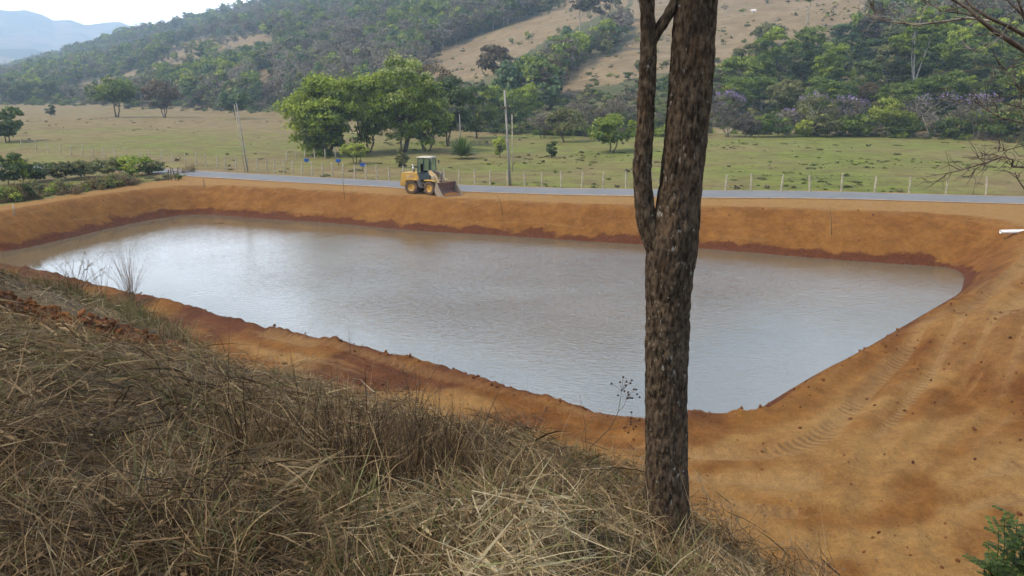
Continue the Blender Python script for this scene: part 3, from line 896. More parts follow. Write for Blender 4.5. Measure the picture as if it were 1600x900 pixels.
def frame_rot(n, yaw):
    """euler angles that stand +z on normals n after turning by yaw"""
    z = n; xr = np.stack([np.cos(yaw), np.sin(yaw), 0 * yaw], 1)
    x = xr - z * (xr * z).sum(1, keepdims=True); x /= np.linalg.norm(x, axis=1, keepdims=True)
    y = np.cross(z, x)
    return np.stack([np.arctan2(y[:, 2], z[:, 2]), -np.arcsin(np.clip(x[:, 2], -1, 1)), np.arctan2(x[:, 1], x[:, 0])], 1)

# ------------------------------------------------------------------ wood on the hills: one mass
def proto_tree(seed, h, w, leaf, n_cl, per, size, trunk=True, bark=None, clump=0.24, crown=0.75):
    R = np.random.default_rng(seed)
    c, rad = crown_clumps(R, n_cl, w, h * crown, h * (1 - crown), 0.6, clump)
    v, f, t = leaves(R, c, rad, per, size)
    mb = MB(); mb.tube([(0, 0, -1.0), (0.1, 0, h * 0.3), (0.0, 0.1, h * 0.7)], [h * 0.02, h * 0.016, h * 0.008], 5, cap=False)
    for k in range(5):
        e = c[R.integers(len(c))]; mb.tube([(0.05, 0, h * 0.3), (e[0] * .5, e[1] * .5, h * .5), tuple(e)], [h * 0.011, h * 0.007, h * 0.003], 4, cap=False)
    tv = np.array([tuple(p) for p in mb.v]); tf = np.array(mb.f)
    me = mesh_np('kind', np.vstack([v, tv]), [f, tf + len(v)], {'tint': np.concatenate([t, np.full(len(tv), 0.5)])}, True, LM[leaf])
    me.materials.append(bark or BARK_GREY)
    mi = np.zeros(len(me.polygons), np.int32); mi[len(f):] = 1; me.polygons.foreach_set('material_index', mi)
    return me

R = np.random.default_rng(21)
protos = [proto_tree(100 + k, 8.5, 7.0, lf, 18, pr, sz, bark=bk, clump=cl, crown=cr) for k, (lf, pr, sz, bk, cl, cr) in enumerate([
    ('mid', 34, 0.62, None, 0.24, 0.78), ('dark', 34, 0.62, None, 0.24, 0.82), ('teal', 34, 0.6, None, 0.25, 0.8), ('olive', 30, 0.55, None, 0.25, 0.8),
    ('grey', 20, 0.42, BARK_PALE, 0.26, 0.75), ('grey', 16, 0.40, BARK_PALE, 0.24, 0.7), ('brown', 22, 0.48, None, 0.24, 0.75), ('bright', 30, 0.55, None, 0.23, 0.75)])]
def hill_points(n, q0, q1, f0, f1):
    q = R.uniform(q0, q1, n); Dfq = np.interp(q, Q_F, V_F) * f0; Drq = np.interp(q, Q_D, V_R) * f1
    r = Dfq * (Drq / Dfq) ** R.random(n)
    a = np.arctan((q - 800) / FPX * math.cos(PITCH))
    x, y = r * np.sin(a), r * np.cos(a)
    z = land(x, y)[0]
    return x, y, z, q, r
x, y, z, q, r = hill_points(19000, -160, 1900, 1.06, 1.03)
px, py, dep = project(x, y, z)
bm_ = bare_mask(x, y, z) | bare_mask(x, y, z + 5.5)
bm_ |= bare_mask(x, y, z + 3) | bare_mask(x, y, z + 8.5)
scrub = in_poly(px, py, [(850, 190), (870, 142), (935, 128), (1000, 110), (1110, 95), (1110, 190)]) | in_poly(px, py, [(895, 100), (920, 70), (1000, 40), (1000, 75), (930, 105)])
keep = np.where(bm_, R.random(len(x)) < np.where(px < 460, 0.16, 0.012), np.where(scrub, R.random(len(x)) < 0.4, True)) & (py > -150)
keep &= ~((px > 1105) & (r < 232) & (px < 1640)) & ~((px > 1090) & (px < 1310) & (r < 300))                 # the near wood is built tree by tree
keep &= ~((px > 440) & (px < 1105) & (r < np.interp(px, [440, 700, 1105], [215, 190, 168])))
kn = fbm(x, y, 70, 3, 131); kn2 = fbm(x, y, 22, 3, 141); u = R.random(len(x))
grey_p = np.clip((kn - 0.44) * 4.5, 0.10, 0.72)
grey_p = np.where((px > 860) & (px < 1110) & (py > 60), np.maximum(grey_p, 0.45), grey_p)
grey_p = np.where(py < 55 - 0.0 * px, grey_p * 0.8, grey_p)
idx = np.where(u < grey_p, R.choice([4, 4, 5, 6], len(x)), np.where(kn2 > 0.55, R.choice([0, 2, 7], len(x)), R.choice([1, 2, 0, 3, 3], len(x))))
sc = (0.55 + 0.65 * R.random(len(x)) ** 1.3) * np.interp(r, [150, 300, 900, 1500], [0.72, 0.92, 1.05, 1.2])
sc = np.where(bm_, sc * np.where(px < 460, 0.7, 0.35), sc)
k = keep
hill_all = (x, y, z, q, r)
woods = scatter('hillside_forest', np.stack([x, y, z - 0.2], 1)[k], np.stack([0 * x, 0 * x, R.random(len(x)) * 6.28], 1)[k],
                np.stack([sc, sc, sc * (0.85 + 0.4 * R.random(len(x)))], 1)[k], idx[k], protos)
tag(woods, 'mixed green and leafless grey forest covering the hillside behind the fields', 'forest')

# shrubs under and before the woods
shr = []
for k, lf in enumerate(['mid', 'dark', 'olive', 'olive', 'grey', 'bright', 'brown']):
    R2 = np.random.default_rng(900 + k); c = np.column_stack([R2.normal(size=(12, 2)) * 0.9, np.abs(R2.normal(size=12)) * 0.9 + 0.3])
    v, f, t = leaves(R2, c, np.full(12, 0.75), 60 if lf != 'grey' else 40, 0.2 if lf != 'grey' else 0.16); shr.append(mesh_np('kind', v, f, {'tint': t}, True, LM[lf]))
x, y, z, q, r = hill_points(5200, -120, 1760, 0.985, 0.62)
px, py, dep = project(x, y, z)
Dfq = np.interp(q, Q_F, V_F)
keep = (Rr := R.random(len(x))) < np.where(q > 1090, 0.9, ss(1.5, 1.0, r / Dfq)) * (r < Dfq * 1.75)
keep &= ~(bare_mask(x, y, z) | bare_mask(x, y, z + 1.5))
keep &= ~((px < 470) & (r < Dfq * 1.01))
sc = R.uniform(0.45, 1.25, len(x)) * np.interp(r, [140, 250, 500], [0.75, 1.0, 1.5])
sc = np.where((r < Dfq * 1.03), sc * 0.6, sc)
# tussocks and small bushes on the open slopes
xb, yb, zb_, qb, rb = hill_points(9000, 500, 1500, 1.2, 1.0)
kb = bare_mask(xb, yb, zb_) & (R.random(len(xb)) < 0.10 + 0.5 * ss(0.5, 0.68, fbm(xb, yb, 30, 3, 211)))
xc, yc, zc_, qc, rc = hill_points(420, 690, 1095, 0.9, 0.27)      # scrub between the tree clump and the wood
xb = np.concatenate([xb[kb], xc]); yb = np.concatenate([yb[kb], yc]); zb_ = np.concatenate([zb_[kb], zc_])
scb = np.concatenate([R.uniform(0.2, 0.6, kb.sum()) * R.uniform(0.5, 1, kb.sum()), R.uniform(0.35, 0.95, len(xc))]); kb = np.ones(len(xb), bool)
x = np.concatenate([x[keep], xb[kb]]); y = np.concatenate([y[keep], yb[kb]]); z = np.concatenate([z[keep], zb_[kb]])
sc = np.concatenate([sc[keep], scb]); keep = np.ones(len(x), bool)
ug = scatter('undergrowth', np.stack([x, y, z - .15], 1)[keep], np.column_stack([0 * x, 0 * x, R.random(len(x)) * 6.28])[keep], sc[keep], R.choice(7, len(x), p=[.25, .22, .16, .1, .12, .09, .06])[keep], shr)
tag(ug, 'low shrubs and undergrowth at the foot of the wooded hills', 'undergrowth')

# ------------------------------------------------------------------ trees one can tell apart
def tree_at(name, px, base, top, wpx, leaf, label, seed, crown=0.75, size=0.21, n_cl=26, per=150, group=None, cat='tree', p=None, **kw):
    pp, h, w = measure(px, base, top, wpx)
    if p is not None: pp = p
    m = build_tree(name, seed, h, w * 1.10, crown, leaf, size, n_cl, per, **kw)
    return put_tree(name, m, pp, label, cat, group)

tree_at('broadleaf_tree', 503, 243, 122, 92, 'bright', 'large round yellowish green tree at the open end of the tree group', 301, crown=0.90, n_cl=60, per=230, stems=4, spread=0.6, r0=0.22, clump=0.20)
tree_at('broadleaf_tree', 512, 244, 140, 62, 'mid', 'dark green tree standing before the large yellowish green tree', 302, crown=0.90, n_cl=40, per=170, stems=3, spread=0.5, r0=0.2, clump=0.20)
tree_at('broadleaf_tree', 575, 238, 124, 84, 'bright', 'wide green tree on several brown trunks in the middle of the tree group', 303, crown=0.86, n_cl=50, per=230, stems=4, spread=0.8, r0=0.22, clump=0.20)
tree_at('blossoming_tree', 628, 238, 104, 96, 'bright', 'tallest tree of the group with pale cream blossom over its top', 304, crown=0.88, n_cl=60, per=230, stems=4, spread=0.8, r0=0.24, clump=0.20, extra=('cream', 0.42, 70, 0.25))
tree_at('blossoming_tree', 668, 236, 146, 62, 'bright', 'lower green tree with cream blossom on its outer twigs behind the wheel loader', 305, crown=0.88, n_cl=36, per=170, stems=3, spread=0.6, r0=0.18, clump=0.20, extra=('cream', 0.3, 60, 0.4))
tree_at('broadleaf_tree', 700, 228, 122, 70, 'dark', 'dark tree behind the blossoming trees, beside the spiky rosette plant', 306, crown=0.85, n_cl=44, per=170, stems=2, r0=0.2, clump=0.20)
tree_at('broadleaf_tree', 672, 222, 98, 74, 'brown', 'brownish thin-leaved tree rising behind the cream-blossomed trees', 307, crown=0.7, n_cl=36, per=80, r0=0.2, clump=0.17)
tree_at('broadleaf_tree', 745, 216, 138, 54, 'dark', 'dark rounded tree at the wood edge behind the spiky rosette plant', 308, crown=0.88, n_cl=34, per=140, clump=0.2)
tree_at('broadleaf_tree', 768, 205, 138, 40, 'bright', 'bright green tree at the wood edge just behind the tall utility pole', 309, crown=0.8, n_cl=30, per=140, clump=0.2)
tree_at('broadleaf_tree', 822, 200, 142, 46, 'bright', 'bright green round tree at the wood edge past the tall utility pole', 310, crown=0.85, n_cl=30, per=140, clump=0.2)
tree_at('broadleaf_tree', 800, 206, 160, 44, 'dark', 'dark low tree between two bright green trees at the wood edge', 311, crown=0.88, n_cl=28, per=80, clump=0.2)
tree_at('broadleaf_tree', 783, 150, 78, 50, 'brown', 'tall dark brownish tree standing alone below the bare brown slope', 312, crown=0.72, n_cl=30, per=70, size=0.5, clump=0.2)
tree_at('slender_tree', 752, 206, 158, 26, 'grey', 'slender bare tree with a pale straight trunk near the spiky rosette plant', 313, crown=0.5, n_cl=16, per=40, size=0.2, bark=BARK_PALE, r0=0.14, clump=0.2)
tree_at('leaning_tree', 956, 238, 182, 66, 'mid', 'small leafy tree with a leaning forked trunk in the open pasture beside the bare trunk', 314, crown=0.78, n_cl=34, per=70, size=0.26, stems=2, spread=0.7, r0=0.13, clump=0.17, shape=0.9)
tree_at('small_tree', 884, 222, 172, 54, 'olive', 'thin olive green small tree behind the small leaning tree', 315, crown=0.72, n_cl=26, per=60, size=0.26, stems=2, spread=0.5, r0=0.12, clump=0.19)
tree_at('small_tree', 848, 216, 176, 44, 'grey', 'bare greyish small tree by the dry weeds at the pasture edge', 316, crown=0.75, n_cl=24, per=50, size=0.2, stems=3, spread=0.5, r0=0.1, clump=0.2)
tree_at('small_tree', 915, 214, 158, 62, 'grey', 'bare grey tangle-branched tree behind the olive green small tree', 317, crown=0.8, n_cl=34, per=60, size=0.2, stems=3, spread=0.6, r0=0.1, clump=0.2)
tree_at('small_tree', 975, 210, 150, 60, 'grey', 'bare grey twiggy tree just beside the foreground trunk', 318, crown=0.8, n_cl=34, per=60, size=0.2, stems=3, spread=0.6, r0=0.1, clump=0.2)
tree_at('field_tree', 182, 183, 124, 56, 'mid', 'green round-topped tree standing alone at the crest of the dry field', 319, crown=0.72, n_cl=34, per=80, size=0.5, stems=2, spread=0.6, r0=0.28, clump=0.2)
tree_at('field_tree', 256, 184, 128, 44, 'brown', 'reddish brown half-bare tree at the crest of the dry field', 320, crown=0.72, n_cl=30, per=60, size=0.45, stems=3, spread=0.7, r0=0.22, clump=0.19)
tree_at('field_tree', 368, 186, 146, 40, 'teal', 'flat-topped green tree behind the pair of leaning poles', 321, crown=0.62, n_cl=28, per=70, size=0.45, r0=0.2, clump=0.2)
tree_at('field_tree', 12, 222, 174, 42, 'dark', 'dark green small tree at the photo edge above the dry left field', 322, crown=0.8, n_cl=28, per=80, size=0.34, stems=2, r0=0.14, clump=0.2)
tree_at('field_tree', 80, 182, 166, 12, 'dark', 'tiny dark bushy tree on the crest of the left field', 323, crown=0.85, n_cl=14, per=50, size=0.3, clump=0.25)
# tall pale-stemmed trees on the bare slope
for i, (px, base, top, w, lab) in enumerate([
        (905, 55, -6, 30, 'slim tall pale-stemmed tree at the near end of the row on the bare slope'),
        (922, 54, -14, 34, 'tallest pale-stemmed slim tree of the row on the bare slope'),
        (940, 52, -4, 28, 'slim pale-stemmed tree third along the row on the bare slope'),
        (963, 38, -16, 28, 'slim pale-stemmed tree nearest the big dark trunk on the bare slope')]):
    tree_at('slim_tree', px, base, top, w, 'olive' if i % 2 else 'grey', lab, 330 + i, crown=0.5, n_cl=22, per=36, size=0.5, bark=BARK_PALE, r0=0.22, clump=0.2, group='slim trees on the bare slope', n_limbs=5)
tree_at('slim_tree', 1262, 47, -10, 20, 'mid', 'single tall thin-trunked tree on the brown pasture slope above the wood', 336, crown=0.25, n_cl=14, per=40, size=0.4, bark=BARK_PALE, r0=0.2, clump=0.24, n_limbs=5)
tree_at('slope_tree', 1199, 74, 42, 44, 'olive', 'spreading olive tree at the top edge of the wood under the bare slope', 337, crown=0.7, n_cl=26, per=60, size=0.42, clump=0.2)

# near wood behind the right-hand field
edge = [  # px, base, top, width, leaf, name, label, options
    (1136, 214, 152, 52, 'grey', 'jacaranda_tree', 'many-stemmed bare tree with bright purple blossom beside the dark trunk', dict(stems=6, spread=0.5, bark=BARK_GREY, extra=('purple', 0.32, 28, 0.0), per=26)),
    (1228, 212, 172, 46, 'grey', 'jacaranda_tree', 'low greyish mauve tree in the wood edge between green bushes', dict(stems=4, spread=0.4, bark=BARK_PALE, extra=('purple', 0.2, 14, 0.0), per=34)),
    (1268, 212, 150, 56, 'olive', 'jacaranda_tree', 'olive tree with faint mauve blossom and a pale forked trunk in the wood edge', dict(stems=2, bark=BARK_PALE, extra=('purple', 0.3, 14, 0.0), per=50)),
    (1318, 213, 152, 62, 'grey', 'jacaranda_tree', 'bare spreading tree with violet blossom in the middle of the wood edge', dict(stems=2, bark=BARK_PALE, extra=('purple', 0.35, 14, 0.0), per=26)),
    (1458, 214, 148, 84, 'grey', 'jacaranda_tree', 'wide pale-trunked tree with thin mauve blossom near the overhanging branches', dict(stems=4, spread=0.9, bark=BARK_PALE, extra=('purple', 0.35, 12, 0.0), per=22)),
    (1522, 214, 150, 70, 'grey', 'jacaranda_tree', 'mauve-blossomed bare tree behind the overhanging dead branches', dict(stems=4, spread=0.7, bark=BARK_PALE, extra=('purple', 0.35, 12, 0.0), per=22)),
    (1384, 213, 158, 52, 'yellow', 'broadleaf_tree', 'bright yellow-green rounded tree in the wood edge beside the wide mauve tree', dict(per=80)),
    (1185, 214, 182, 26, 'bright', 'bush', 'bright green tall bush in the wood edge beside the purple tree', dict(crown=0.92, per=60)),
    (1256, 214, 188, 24, 'yellow', 'bush', 'small yellow-green bush at the foot of the wood, before the mauve trees', dict(crown=0.92, per=60)),
    (1352, 214, 190, 22, 'yellow', 'bush', 'yellow-green low bush just before the yellow-green rounded tree', dict(crown=0.92, per=60)),
    (1164, 214, 186, 40, 'grey', 'bush', 'grey leafless bush between the purple tree and the tall bright bush', dict(crown=0.9, per=60)),
    (1215, 214, 184, 44, 'mid', 'bush', 'mid green bush low in the wood edge under the greyish mauve tree', dict(crown=0.92, per=80)),
    (1290, 214, 180, 48, 'olive', 'bush', 'olive bush low in the wood edge between the small yellow-green bush and the violet tree', dict(crown=0.92, per=80)),
    (1335, 214, 178, 46, 'mid', 'bush', 'green bush with a leaning pale stem below the violet tree', dict(crown=0.92, per=80)),
    (1410, 214, 188, 46, 'dark', 'bush', 'dark bush between the yellow-green tree and the wide mauve tree', dict(crown=0.92, per=80)),
    (1490, 214, 184, 44, 'dark', 'bush', 'dark bush between the two mauve trees near the dead branches', dict(crown=0.92, per=80)),
    (1556, 214, 176, 60, 'mid', 'bush', 'green bush behind the dead branches at the photo edge', dict(crown=0.92, per=80)),
    (1600, 214, 160, 60, 'olive', 'bush', 'tall olive bush cut by the photo edge behind the dead branches', dict(crown=0.92, per=80)),
]
for i, (px, b, t, w, lf, nm, lab, o) in enumerate(edge):
    o = dict(o); o.setdefault('crown', 0.72)
    tree_at(nm, px, b, t, w, lf, lab, 400 + i, size=o.pop('size', 0.2), n_cl=34, clump=0.18, group='trees along the edge of the wood', cat='bush' if nm == 'bush' else 'tree', **o)

# the taller wood behind: rows of trees on the rising ground
kinds = {}
for lf in ('mid', 'dark', 'olive', 'bright', 'teal', 'brown'):
    kinds[lf] = [build_tree('w', 500 + k * 7 + len(lf), 9.0, 7.6, 0.78, lf, 0.25, 44, 150, clump=0.17, r0=0.14, stems=1 + k % 2, bark=BARK_PALE if k == 1 else BARK_GREY) for k in range(2)]
words_ = {'mid': 'mid green', 'dark': 'dark green', 'olive': 'olive', 'bright': 'bright green', 'teal': 'bluish green', 'brown': 'brownish half-bare'}
Rw = np.random.default_rng(77)
wood = []
for row, (rr, hh, step, q0) in enumerate([(164, 6.4, 42, 1118), (184, 8.0, 46, 1100), (206, 8.0, 48, 1165), (228, 8.2, 52, 1300), (252, 8.6, 60, 1370)]):
    qq = q0
    while qq < 1660:
        wood.append((qq + Rw.uniform(-9, 9), rr + Rw.uniform(-7, 7), hh * Rw.uniform(0.78, 1.22), row)); qq += step * Rw.uniform(0.8, 1.2)
NTH = ['first', 'second', 'third', 'fourth', 'fifth', 'sixth', 'seventh', 'eighth', 'ninth', 'tenth', 'eleventh', 'twelfth', 'thirteenth', 'fourteenth', 'fifteenth',
       'sixteenth', 'seventeenth', 'eighteenth', 'nineteenth', 'twentieth', 'twenty-first', 'twenty-second', 'twenty-third', 'twenty-fourth', 'twenty-fifth', 'twenty-sixth', 'twenty-seventh', 'twenty-eighth', 'twenty-ninth', 'thirtieth']
count = {}
for (qq, rr, hh, row) in sorted(wood):
    a = math.atan((qq - 800) / FPX * math.cos(PITCH)); x0, y0 = rr * math.sin(a), rr * math.cos(a)
    lf = Rw.choice(['mid', 'dark', 'olive', 'bright', 'teal', 'brown'], p=[0.25, 0.18, 0.2, 0.2, 0.09, 0.08])
    if qq > 1400 and row >= 2: lf = Rw.choice(['bright', 'mid', 'olive'])
    s = hh / 9.0; count[lf] = count.get(lf, 0) + 1
    put_tree('woodland_tree', kinds[lf][Rw.integers(2)], (x0, y0, ground_z(x0, y0) - 0.15),
             '%s woodland tree, %s of its colour from the big trunk' % (words_[lf], NTH[min(count[lf], 30) - 1]), 'tree', '%s trees of the wood' % words_[lf],
             Rw.uniform(0, 6.28), (s * Rw.uniform(0.9, 1.15), s * Rw.uniform(0.9, 1.15), s))
# pale forked trunk tree that stands out of the wood
p, h, w = measure(1423, 160, 26, 86)
Rf = np.random.default_rng(9)
root = empty('forked_tree', p, 'tall tree with long pale forked trunks and a bright green spreading crown in the wood', 'tree')
mb = MB()
mb.tube([(0, 0, -0.5), (0.1, 0, h * .2), (-0.35, 0, h * .55), (-0.7, 0.3, h * .85)], [0.26, 0.2, 0.15, 0.08], 7)
mb.tube([(0.1, 0, h * .18), (1.3, 0.2, h * .45), (2.6, 0.4, h * .72), (3.1, 0.3, h * .9)], [0.18, 0.15, 0.11, 0.06], 6)
mb.tube([(0.0, 0, h * .2), (-0.9, -0.2, h * .5), (-1.1, -0.2, h * .75)], [0.13, 0.1, 0.06], 6)
mb.build('trunk', BARK_PALE, root, smooth=True)
cc = []; cr = []
for k in range(46):
    cc.append((Rf.normal() * w * 0.26 + 0.4, Rf.normal() * 1.6, h * (0.82 + 0.13 * Rf.normal() ** 1))); cr.append(w * 0.09 * Rf.uniform(0.7, 1.4))
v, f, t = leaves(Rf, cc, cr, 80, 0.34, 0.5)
link('crown', mesh_np('crown', v, f, {'tint': t}, True, LM['bright']), root)

# ------------------------------------------------------------------ planted shrubs in the pasture
def bush_at(name, px, base, top, wpx, leaf, label, seed, crown=0.93, size=0.13, n_cl=26, per=70, cat='shrub', **kw):
    return tree_at(name, px, base, top, wpx, leaf, label, seed, crown=crown, size=size, n_cl=n_cl, per=per, cat=cat, **kw)
bush_at('clipped_shrub', 628, 262, 235, 16, 'olive', 'small dark oval shrub just behind the cab of the loader', 601, clump=0.2)
bush_at('clipped_shrub', 862, 247, 221, 13, 'dark', 'small dark egg-shaped shrub alone in the pasture', 602, clump=0.22)
bush_at('round_shrub', 781, 246, 214, 18, 'yellow', 'bright yellow-green shrub beside the tall utility pole', 603, crown=0.85, clump=0.22)
bush_at('round_tree', 557, 256, 224, 38, 'yellow', 'low bright round-crowned tree near the blue troughs', 604, crown=0.72, stems=3, spread=0.3, r0=0.08, n_cl=34, clump=0.17)
# spiky rosette
p, h, w = measure(723, 248, 208, 52)
root = empty('rosette_plant', p, 'big spiky green rosette of sword-like leaves in the pasture', 'agave')
Ra = np.random.default_rng(5)
n_ag = N('sword_leaf'); M_sword = n_ag.done(n_ag.mix(n_ag.rand(), (0.06, 0.105, 0.02), (0.15, 0.20, 0.04)), 0.5, 0.3)
for k in range(150):
    a = Ra.uniform(0, 6.28); e = math.radians(Ra.uniform(4, 86)); Lh = w * 0.5 * Ra.uniform(0.85, 1.15) + 0.35 * math.sin(e) * h * 0.4
    d = Vector((math.cos(a) * math.cos(e), math.sin(a) * math.cos(e), math.sin(e))); side = Vector((-math.sin(a), math.cos(a), 0))
    up = side.cross(d) * -1
    b0 = Vector((0, 0, 0.35)) + d * 0.1
    mid_ = b0 + d * Lh * 0.55; tip = b0 + d * Lh - Vector((0, 0, 0.12 * Lh * math.cos(e)))
    wd = 0.11
    mb = MB(); mb.add([b0 - side * wd * .6, b0 + up * .02, b0 + side * wd * .6, mid_ - side * wd, mid_ - up * .03, mid_ + side * wd, tip],
                      [(0, 1, 4, 3), (1, 2, 5, 4), (3, 4, 6), (4, 5, 6)])
    mb.build('sword_leaf', M_sword, root)
# ------------------------------------------------------------------ fences, poles, stakes
M_post = simple_mat('weathered_post', (0.40, 0.345, 0.24), 0.9, 0.1, 0.3, 4.0)
M_wire = simple_mat('fence_wire', (0.16, 0.14, 0.12), 0.7, 0.3, 0.2)
M_pole = simple_mat('concrete_pole', (0.27, 0.25, 0.21), 0.9, 0.15, 0.15, 2.0)
M_wood = simple_mat('dark_stake', (0.12, 0.085, 0.055), 0.9, 0.1, 0.3, 6.0)
def post_mesh(seed, h=1.45, r=0.072):
    Rp = np.random.default_rng(seed); mb = MB()
    l = Rp.normal(size=2) * 0.03
    mb.tube([(0, 0, -0.3), (l[0] * .5, l[1] * .5, h * .5), (l[0], l[1], h - 0.03), (l[0], l[1], h)], [r * 1.05, r, r * 0.95, r * 0.6], 7)
    me = bpy.data.meshes.new('post'); me.from_pydata(mb.v, [], mb.f); me.update(); me.materials.append(M_post)
    return me
PM = [post_mesh(k) for k in range(5)]
def fence(pts, label, h=1.45, wires=4, hs=1.0):
    root = empty('fence', pts[0], label, 'fence')
    o0 = Vector(pts[0]); Rp = np.random.default_rng(len(pts))
    for k, p in enumerate(pts):
        o = link('post', PM[k % 5], root, Vector(p) - o0); o.rotation_euler = (Rp.normal() * .03, Rp.normal() * .03, Rp.uniform(0, 6)); o.scale = (1, 1, hs * Rp.uniform(0.92, 1.08))
    for wv in range(wires):
        z = h * hs * (0.22 + 0.70 * wv / (wires - 1))
        mb = MB(); mb.tube([Vector(p) - o0 + Vector((0, 0, z)) for p in pts], 0.006, 4, cap=False)
        mb.build('wire', M_wire, root)
    return root
rps = [hit(px, py) for px, py in [(630, 283.5), (652, 284.5), (673, 285.5), (695, 286.5), (717, 287.5), (742, 288.5), (766, 289.5), (793, 290.5), (820, 291.5), (847, 292), (877, 292.8), (909, 293.5), (942, 294.3), (978, 295),
        (1016, 296), (1054, 297), (1093, 298), (1133, 299), (1173, 299.6), (1220, 300.5), (1265, 301), (1314, 302), (1366, 302.6), (1420, 303.6), (1478, 304.2), (1541, 305), (1610, 306), (1680, 308)]]
lps = [hit(px, py) for px, py in [(340, 263), (352, 264), (370, 265.5), (387, 267), (403, 268.5), (417, 269.5), (429, 270.5), (444, 271.5), (457, 272.5), (472, 273.5), (488, 274.8), (504, 276), (520, 277), (536, 278), (554, 279.5), (572, 280.5), (590, 281.5), (608, 282.5)]]
fence(lps + rps, 'long fence of pale wooden posts along the far side of the asphalt road', hs=0.97)
p2 = [hit(px, py) for px, py in [(34, 232), (58, 237), (76, 240), (95, 241), (112, 244), (130, 245), (146, 246), (163, 247), (181, 248), (198, 250), (220, 252), (234, 254), (253, 255), (270, 257), (290, 258), (307, 259), (322, 261)]]
fence(p2, 'fence of thin posts crossing the dry field behind the green bushes', hs=1.0)
p3 = [hit(px, py) for px, py in [(448, 251), (462, 250), (476, 250), (492, 248), (508, 247), (524, 246)]]
fence(p3, 'short run of thin posts in front of the low yellowish green tree', hs=0.8, wires=3)

def pole(px, base, top, dx_top, r, label, arm=None, mat=None):
    p = hit(px, base); d = depth_of(p); h = (base - top) * d / FPX; lean = dx_top * d / FPX
    root = empty('utility_pole', p, label, 'pole', 'poles along the road')
    mb = MB(); mb.tube([(0, 0, -0.5), (lean * .5, 0, h * .5), (lean, 0, h)], [r, r * 0.85, r * 0.65], 10); mb.build('shaft', mat or M_pole, root, smooth=True)
    if arm:
        z = h * arm[0]; mb = MB(); mb.box((lean * arm[0], -r, z), (arm[1], 0.09, 0.10)); mb.build('cross_arm', M_wood, root)
        for s in (-1, 1):
            mb = MB(); mb.tube([(lean * arm[0] + s * arm[1] * .42, -r, z + .05), (lean * arm[0] + s * arm[1] * .42, -r, z + .2)], [0.05, 0.03], 8); mb.build('insulator', M_pole, root)
    return root
pole(797.5, 288, 145, -9, 0.115, 'tall pale concrete utility pole with a short cross arm behind the road', (0.82, 0.85))
pole(801, 268, 181, -1, 0.06, 'thin wooden pole just behind the tall concrete pole', None, M_post)
pole(388, 269, 164, -10, 0.08, 'thicker of the two leaning pale poles by the road', None)
pole(383.5, 270, 166, -9, 0.05, 'thinner of the two leaning pale poles by the road', None, M_post)
pole(721, 247, 180, -2, 0.07, 'thin bare pole rising in front of the spiky rosette plant', None, M_pole)

def stake(px, base, top, dx, r, mat, label, dy=0.0, cat='stake'):
    p = hit(px, base); d = depth_of(p); h = (base - top) * d / FPX * 1.02; l = dx * d / FPX
    mb = MB(); mb.tube([(0, 0, -0.25), (l * .45 + 0.02, dy * .5, h * .5), (l, dy, h)], [r, r * 0.9, r * 0.7], 7)
    o = mb.build('marker_stake', mat, None, smooth=True, loc=p)
    return tag(o, label, cat, 'stakes round the pond')
stake(1300, 367, 323, -8, 0.022, M_wood, 'thin dark stake leaning on the far bank beyond the big trunk')
stake(786, 336, 305, -8, 0.022, M_wood, 'thin dark stake leaning on the far bank next to the loader bucket')
stake(538, 311, 277, -1, 0.022, M_wood, 'thin upright stake on the bank behind the pond, left of the loader')
stake(319, 292, 279, 0, 0.035, M_wood, 'short dark stake at the far corner of the pond bank')
stake(22.5, 336, 319, 0, 0.055, M_post, 'short pale post on the bank at the photo edge')

# broken gate posts at the end of the dry hedge
p = hit(268, 282); root = empty('gate_posts', p, 'broken wooden gate posts at the end of the dry weed hedge', 'gate')
for k, (dx, h, l) in enumerate([(0.0, 1.25, 0.02), (0.42, 1.15, -0.25), (0.62, 1.2, 0.08), (-0.3, 1.0, 0.1)]):
    mb = MB(); mb.tube([(dx, 0, -0.2), (dx + l * .5, 0, h * .5), (dx + l, 0.05, h)], [0.055, 0.05, 0.045], 7); mb.build('post', M_wood, root)
mb = MB(); mb.tube([(-0.3, 0, 0.75), (0.7, 0.02, 0.9)], 0.035, 6); mb.build('rail', M_wood, root)

# blue troughs
M_blue = simple_mat('blue_plastic', (0.02, 0.11, 0.42), 0.45, 0.4, 0.15)
for k, (px, b, lab) in enumerate([(529, 259, 'blue plastic trough on a dark post below the yellowish green tree'), (567, 266, 'blue plastic trough on a post beside the low round-crowned tree'), (479, 254, 'small blue plastic tub by the thin posts, beside the trees')]):
    p = hit(px, b); root = empty('feed_trough', p, lab, 'trough', 'blue troughs in the pasture', rz=0.2 * k); root.scale = (0.8, 0.8, 0.9)
    z0 = 0.45 if k < 2 else 0.12
    mb = MB(); mb.tube([(0, 0, -0.2), (0.0, 0, z0 + .05)], 0.06, 8); mb.build('post', M_wood, root)
    mb = MB(); a, bb, hh = 0.36, 0.24, 0.36
    o4 = [(-a, -bb), (a, -bb), (a, bb), (-a, bb)]
    vs = [(x * .8, y * .8, z0) for x, y in o4] + [(x, y, z0 + hh) for x, y in o4] + [(x * .9, y * .88, z0 + hh) for x, y in o4] + [(x * .72, y * .7, z0 + .05) for x, y in o4]
    fs = [(3, 2, 1, 0)] + [(i, (i + 1) % 4, (i + 1) % 4 + 4, i + 4) for i in range(4)] + [(i + 4, (i + 1) % 4 + 4, (i + 1) % 4 + 8, i + 8) for i in range(4)] + [(i + 8, (i + 1) % 4 + 8, (i + 1) % 4 + 12, i + 12) for i in range(4)] + [(12, 13, 14, 15)]
    mb.add(vs, fs); mb.build('tub', M_blue, root, bevel=0.015)

